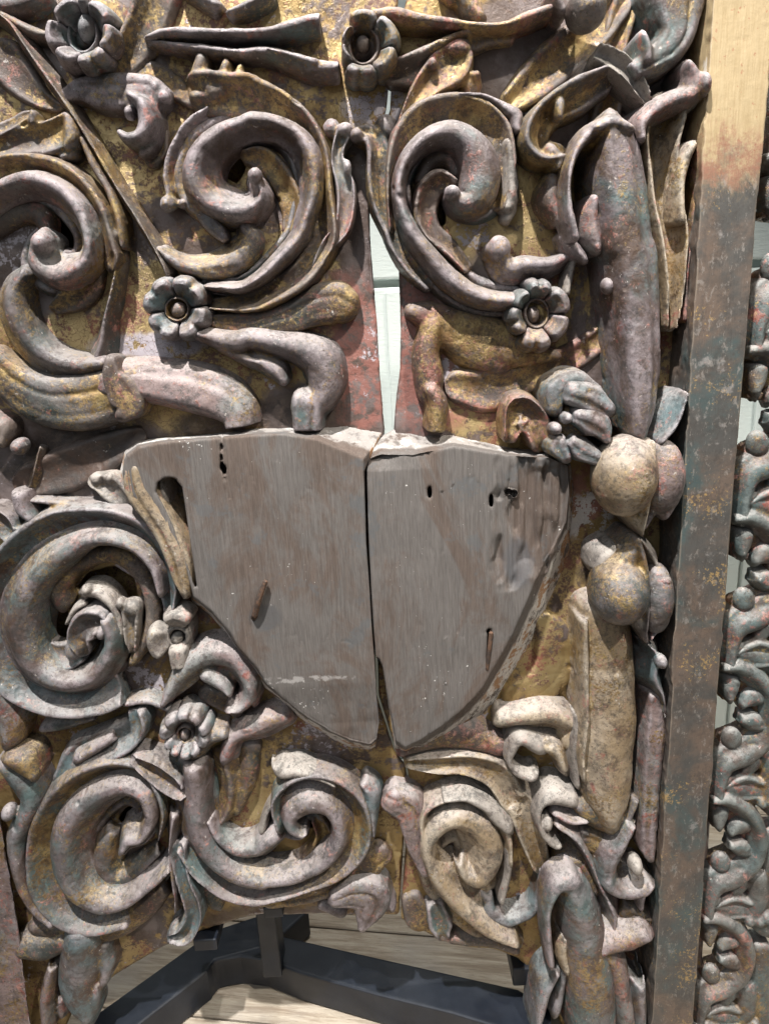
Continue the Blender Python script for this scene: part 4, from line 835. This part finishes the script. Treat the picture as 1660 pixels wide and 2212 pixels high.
cutsL = [slot, cutter([(476, 935), (482, 935), (482, 1000), (490, 1010), (489, 1022), (486, 1085), (485, 1085), (483, 1022), (476, 1012)], 40, 120),
         cutter(oval(548, 1337, 4, 4), 60, 120)]
cutsR = [cutter(oval(927, 1063, 5.5, 15), 20, 120), cutter(oval(1060, 1081, 5, 17), 20, 120), cutter(oval(1056, 1365, 7, 8), 50, 120), cutter([(1052, 1365), (1060, 1365), (1053, 1448), (1049, 1448)], 66, 120),
         cutter(oval(1096, 1062, 9, 7), 60, 120), cutter(oval(1110, 1066, 7, 9), 55, 120)]
def front(co, nr): return np.clip((-nr[:, 1] - .3) / .5, 0, 1)
C0 = unproj(1165, 1110, HS); W0 = unproj(700, 1480, HS)
def worn_left(co, nr):
    q = co.copy(); f = front(co, nr)
    q[:, 1] += f * (.0012 * (vnoise(co * 9, 41) + .5 * vnoise(co * 30, 42)))
    q[:, 1] += f * np.clip(1 - np.abs(vnoise(co * np.array([42, 1, 1.8]), 61)) * 22, 0, 1) * .0016 * (vnoise(co * 12, 62) > .1)
    e = np.clip((W0[2] - co[:, 2]) / .05, 0, 1); q[:, 1] += f * e * (.004 + .0015 * vnoise(co * np.array([60, 60, 60.]), 43))       # the tip was shaved thinner
    return q
def worn_right(co, nr):
    q = co.copy(); f = front(co, nr)
    q[:, 1] += f * (.0014 * (vnoise(co * 9, 44) + .5 * vnoise(co * 30, 45)))
    q[:, 1] += f * np.clip(1 - np.abs(vnoise(co * np.array([46, 1, 1.8]), 63)) * 22, 0, 1) * .0016 * (vnoise(co * 12, 64) > .0)
    d = np.abs(co[:, 0] - C0[0]) / .036; dz = np.abs(co[:, 2] - C0[2]) / .062                                                     # rotten, split corner
    mk = np.clip(1.25 - np.maximum(d, dz) + .35 * vnoise(co * 55, 46), 0, 1); mk = np.clip(mk * 3, 0, 1)
    fib = vnoise(co * np.array([310, 1, 24.]), 47); gou = np.clip(vnoise(co * np.array([120, 1, 34.]), 48) * 2.6 - .1, 0, 1); lay = np.clip(vnoise(co * np.array([30, 1, 30.]), 59) * 3 + .2, 0, 1)
    q[:, 1] += f * mk * (.0006 + .0042 * gou + .0026 * lay + .0013 * fib)
    tz = unproj(960, 985, HS)[2]; e = np.clip((co[:, 2] - tz + .012) / .02, 0, 1)
    q[:, 1] += f * e * np.maximum(0, vnoise(co * np.array([45, 45, 30.]), 49)) * .010
    return q
fl, bl = outline(LS); SL = Vol().loft(fl, HS, bl, -10).build('shield_half', M['wood'], PANEL, .0013, smooth=1, rough=.8, grain=True, cutters=cutsL, post=worn_left, label='left half of the bare grey shield')
fr, br_ = outline(RS); SR = Vol().loft(fr, HS, br_, -10).build('shield_half', M['wood'], PANEL, .0013, smooth=1, rough=.8, grain=True, cutters=cutsR, post=worn_right, label='right half of the bare grey shield with a rotten corner')
for c in cutsL + cutsR: d_ = c.data; bpy.data.objects.remove(c); bpy.data.meshes.remove(d_)
def nail(pts, hs, r, parent):
    V = Vol(); P_ = np.array(pts, float)
    A = np.array([unproj(x, y, h) for (x, y), h in zip(pts, hs)]); k = 8; ring = []
    for i, a in enumerate(A):
        d = A[min(i + 1, len(A) - 1)] - A[max(i - 1, 0)]; d /= np.linalg.norm(d); s = np.cross(d, [.3, 1, .2]); s /= np.linalg.norm(s); t_ = np.cross(d, s)
        rr = r * (1, 1, .9, .85, .8)[i] * U
        ring += [a + rr * (math.cos(2 * math.pi * j / k) * s + math.sin(2 * math.pi * j / k) * t_) for j in range(k)]
    n = len(A); F = [(i * k + j, i * k + (j + 1) % k, (i + 1) * k + (j + 1) % k, (i + 1) * k + j) for i in range(n - 1) for j in range(k)]
    V.add(ring, F + [tuple(range(k))[::-1], tuple((n - 1) * k + j for j in range(k))]); return V.build('nail', M['iron'], parent, .0007, smooth=1, rough=.5)
nail([(548, 1339), (550, 1328), (558, 1300), (569, 1268), (574, 1254)], [70, 92, 97, 98, 97], 6.5, SL)
nail([(1059, 1358), (1060, 1366), (1057, 1396), (1054, 1420), (1051, 1446)], [70, 86, 85, 84, 82], 5.5, SR)

# ------------------------------------------------------------------ the flat stile on the right
HT = 100
q = [(1546, -200), (1535, 0), (1500, 600), (1469, 1106), (1437, 1660), (1405, 2212), (1396, 2370), (1490, 2370), (1497, 2212), (1539, 1660), (1590, 1000), (1624, 600), (1658, 221), (1680, -30), (1694, -200)]
A = [(x, y) for x, y in q]
def nibbled(co, nr):
    q = co.copy(); s = np.clip((np.abs(nr[:, 0]) - .25) / .5, 0, 1) * np.sign(nr[:, 0]); q[:, 0] -= s * (.0012 + .0012 * vnoise(co * 40, 51) + .0008 * vnoise(co * 140, 52)); return q
fr_ = unproj(np.array([p[0] for p in A]), np.array([p[1] for p in A]), np.full(len(A), float(HT)))
V = Vol(); n = len(A); bk = fr_.copy(); bk[:, 1] = .03
V.add(np.vstack([fr_, bk]), [tuple(range(n)), tuple(range(n, 2 * n))[::-1]] + [(i, n + i, n + (i + 1) % n, (i + 1) % n) for i in range(n)])
V.build('stile', M['stile'], PANEL, .0017, smooth=1, rough=.3, post=nibbled, label='flat stile, gilt above and darkened below')

# ------------------------------------------------------------------ pierced border beyond the stile
BORD = bpy.data.objects.new('pierced_border', None); COL.objects.link(BORD); BORD.location = unproj(1530, 2212, 20)
BORD['label'] = 'narrow pierced border of repeated bead fans and scrolls beside the flat stile'; BORD['category'] = 'carved border'
HB = 22
def unit(dz, dx, idx):
    """one repeat, traced once (the one seen lowest but one) and shifted up the border"""
    def shift(co, nr):
        q = co.copy(); q[:, 2] += dz; q[:, 0] += dx; return q
    kw = dict(post=shift, rough=.8)
    mt = 'verdigris'
    V = Vol()
    V.sweep('L:1310,265,50 1400,265,92 1500,320,100 1580,420,104 1600,540,104 1560,660,108 1440,755,110 1330,800,110 1290,900,80 1280,985,70', 'rollL', HB + 26, HB - 4, hb=HB - 40, ref=.6)
    V.sweep('L:1350,150,70 1450,190,120 1600,230,130 1720,300,120', 'round', HB + 16, HB - 4, hb=HB - 40, ref=.6)
    V.build('scroll_arch', M[mt], BORD, .0017, **kw)
    V = Vol()
    V.sweep('L:1310,420,30 1390,425,36 1440,400,40', 'flat', HB - 2, HB - 12, hb=HB - 40)
    V.sweep('L:1350,330,90 1490,390,90 1540,510,90 1490,640,90 1340,710,90', 'flat', HB + 2, HB - 12, hb=HB - 40, ref=1)
    V.build('fan_ground', M['redgold'], BORD, .0017, **kw)
    for s in ('L:1368,345,96 1358,390,88 1350,430,56', 'L:1505,430,108 1468,440,102 1430,465,60', 'L:1510,580,108 1472,570,102 1425,555,56'):
        V = Vol(); V.sweep(s, 'round', HB + 18, HB - 8, hb=HB - 20); V.build('bead', M[mt], BORD, .0015, smooth=1, **kw)
    Vol().blob('L:1356,648,62', 66, HB + 2, 16).build('bead', M[mt], BORD, .0015, smooth=1, **kw)
    V = Vol()
    V.sweep('L:1330,960,90 1440,930,130 1530,940,90', 'dish', HB + 20, HB - 4, hb=HB - 40, ref=.6).sweep('L:1480,800,90 1440,850,60', 'round', HB + 14, HB - 4, hb=HB - 40, ref=.6)
    V.sweep('L:1600,760,120 1600,880,120 1560,980,110 1640,1060,120', 'round', HB + 18, HB - 4, hb=HB - 40, ref=.6)
    V.sweep('L:1700,500,120 1690,700,130 1690,900,120 1720,1100,120', 'round', HB + 10, HB - 4, hb=HB - 40, ref=.6)
    V.blob('L:1530,1010,34', None, HB + 12, 16).blob('L:1590,1010,34', None, HB + 12, 16).blob('L:1640,990,34', None, HB + 12, 16)
    V.build('leaf', M[mt], BORD, .0017, **kw)
cen = [unproj(x, y, HB) for x, y in ((1655, 512), (1629, 874), (1601, 1223), (1576, 1524), (1546, 1800), (1526, 2058))]
sp = np.polyfit(np.arange(6), [c[2] for c in cen], 1)[0]; sx = np.polyfit(np.arange(6), [c[0] for c in cen], 1)[0]
for i in range(-5, 3): unit(sp * i, sx * i, i + 5)
print('faces', TOTAL[0])
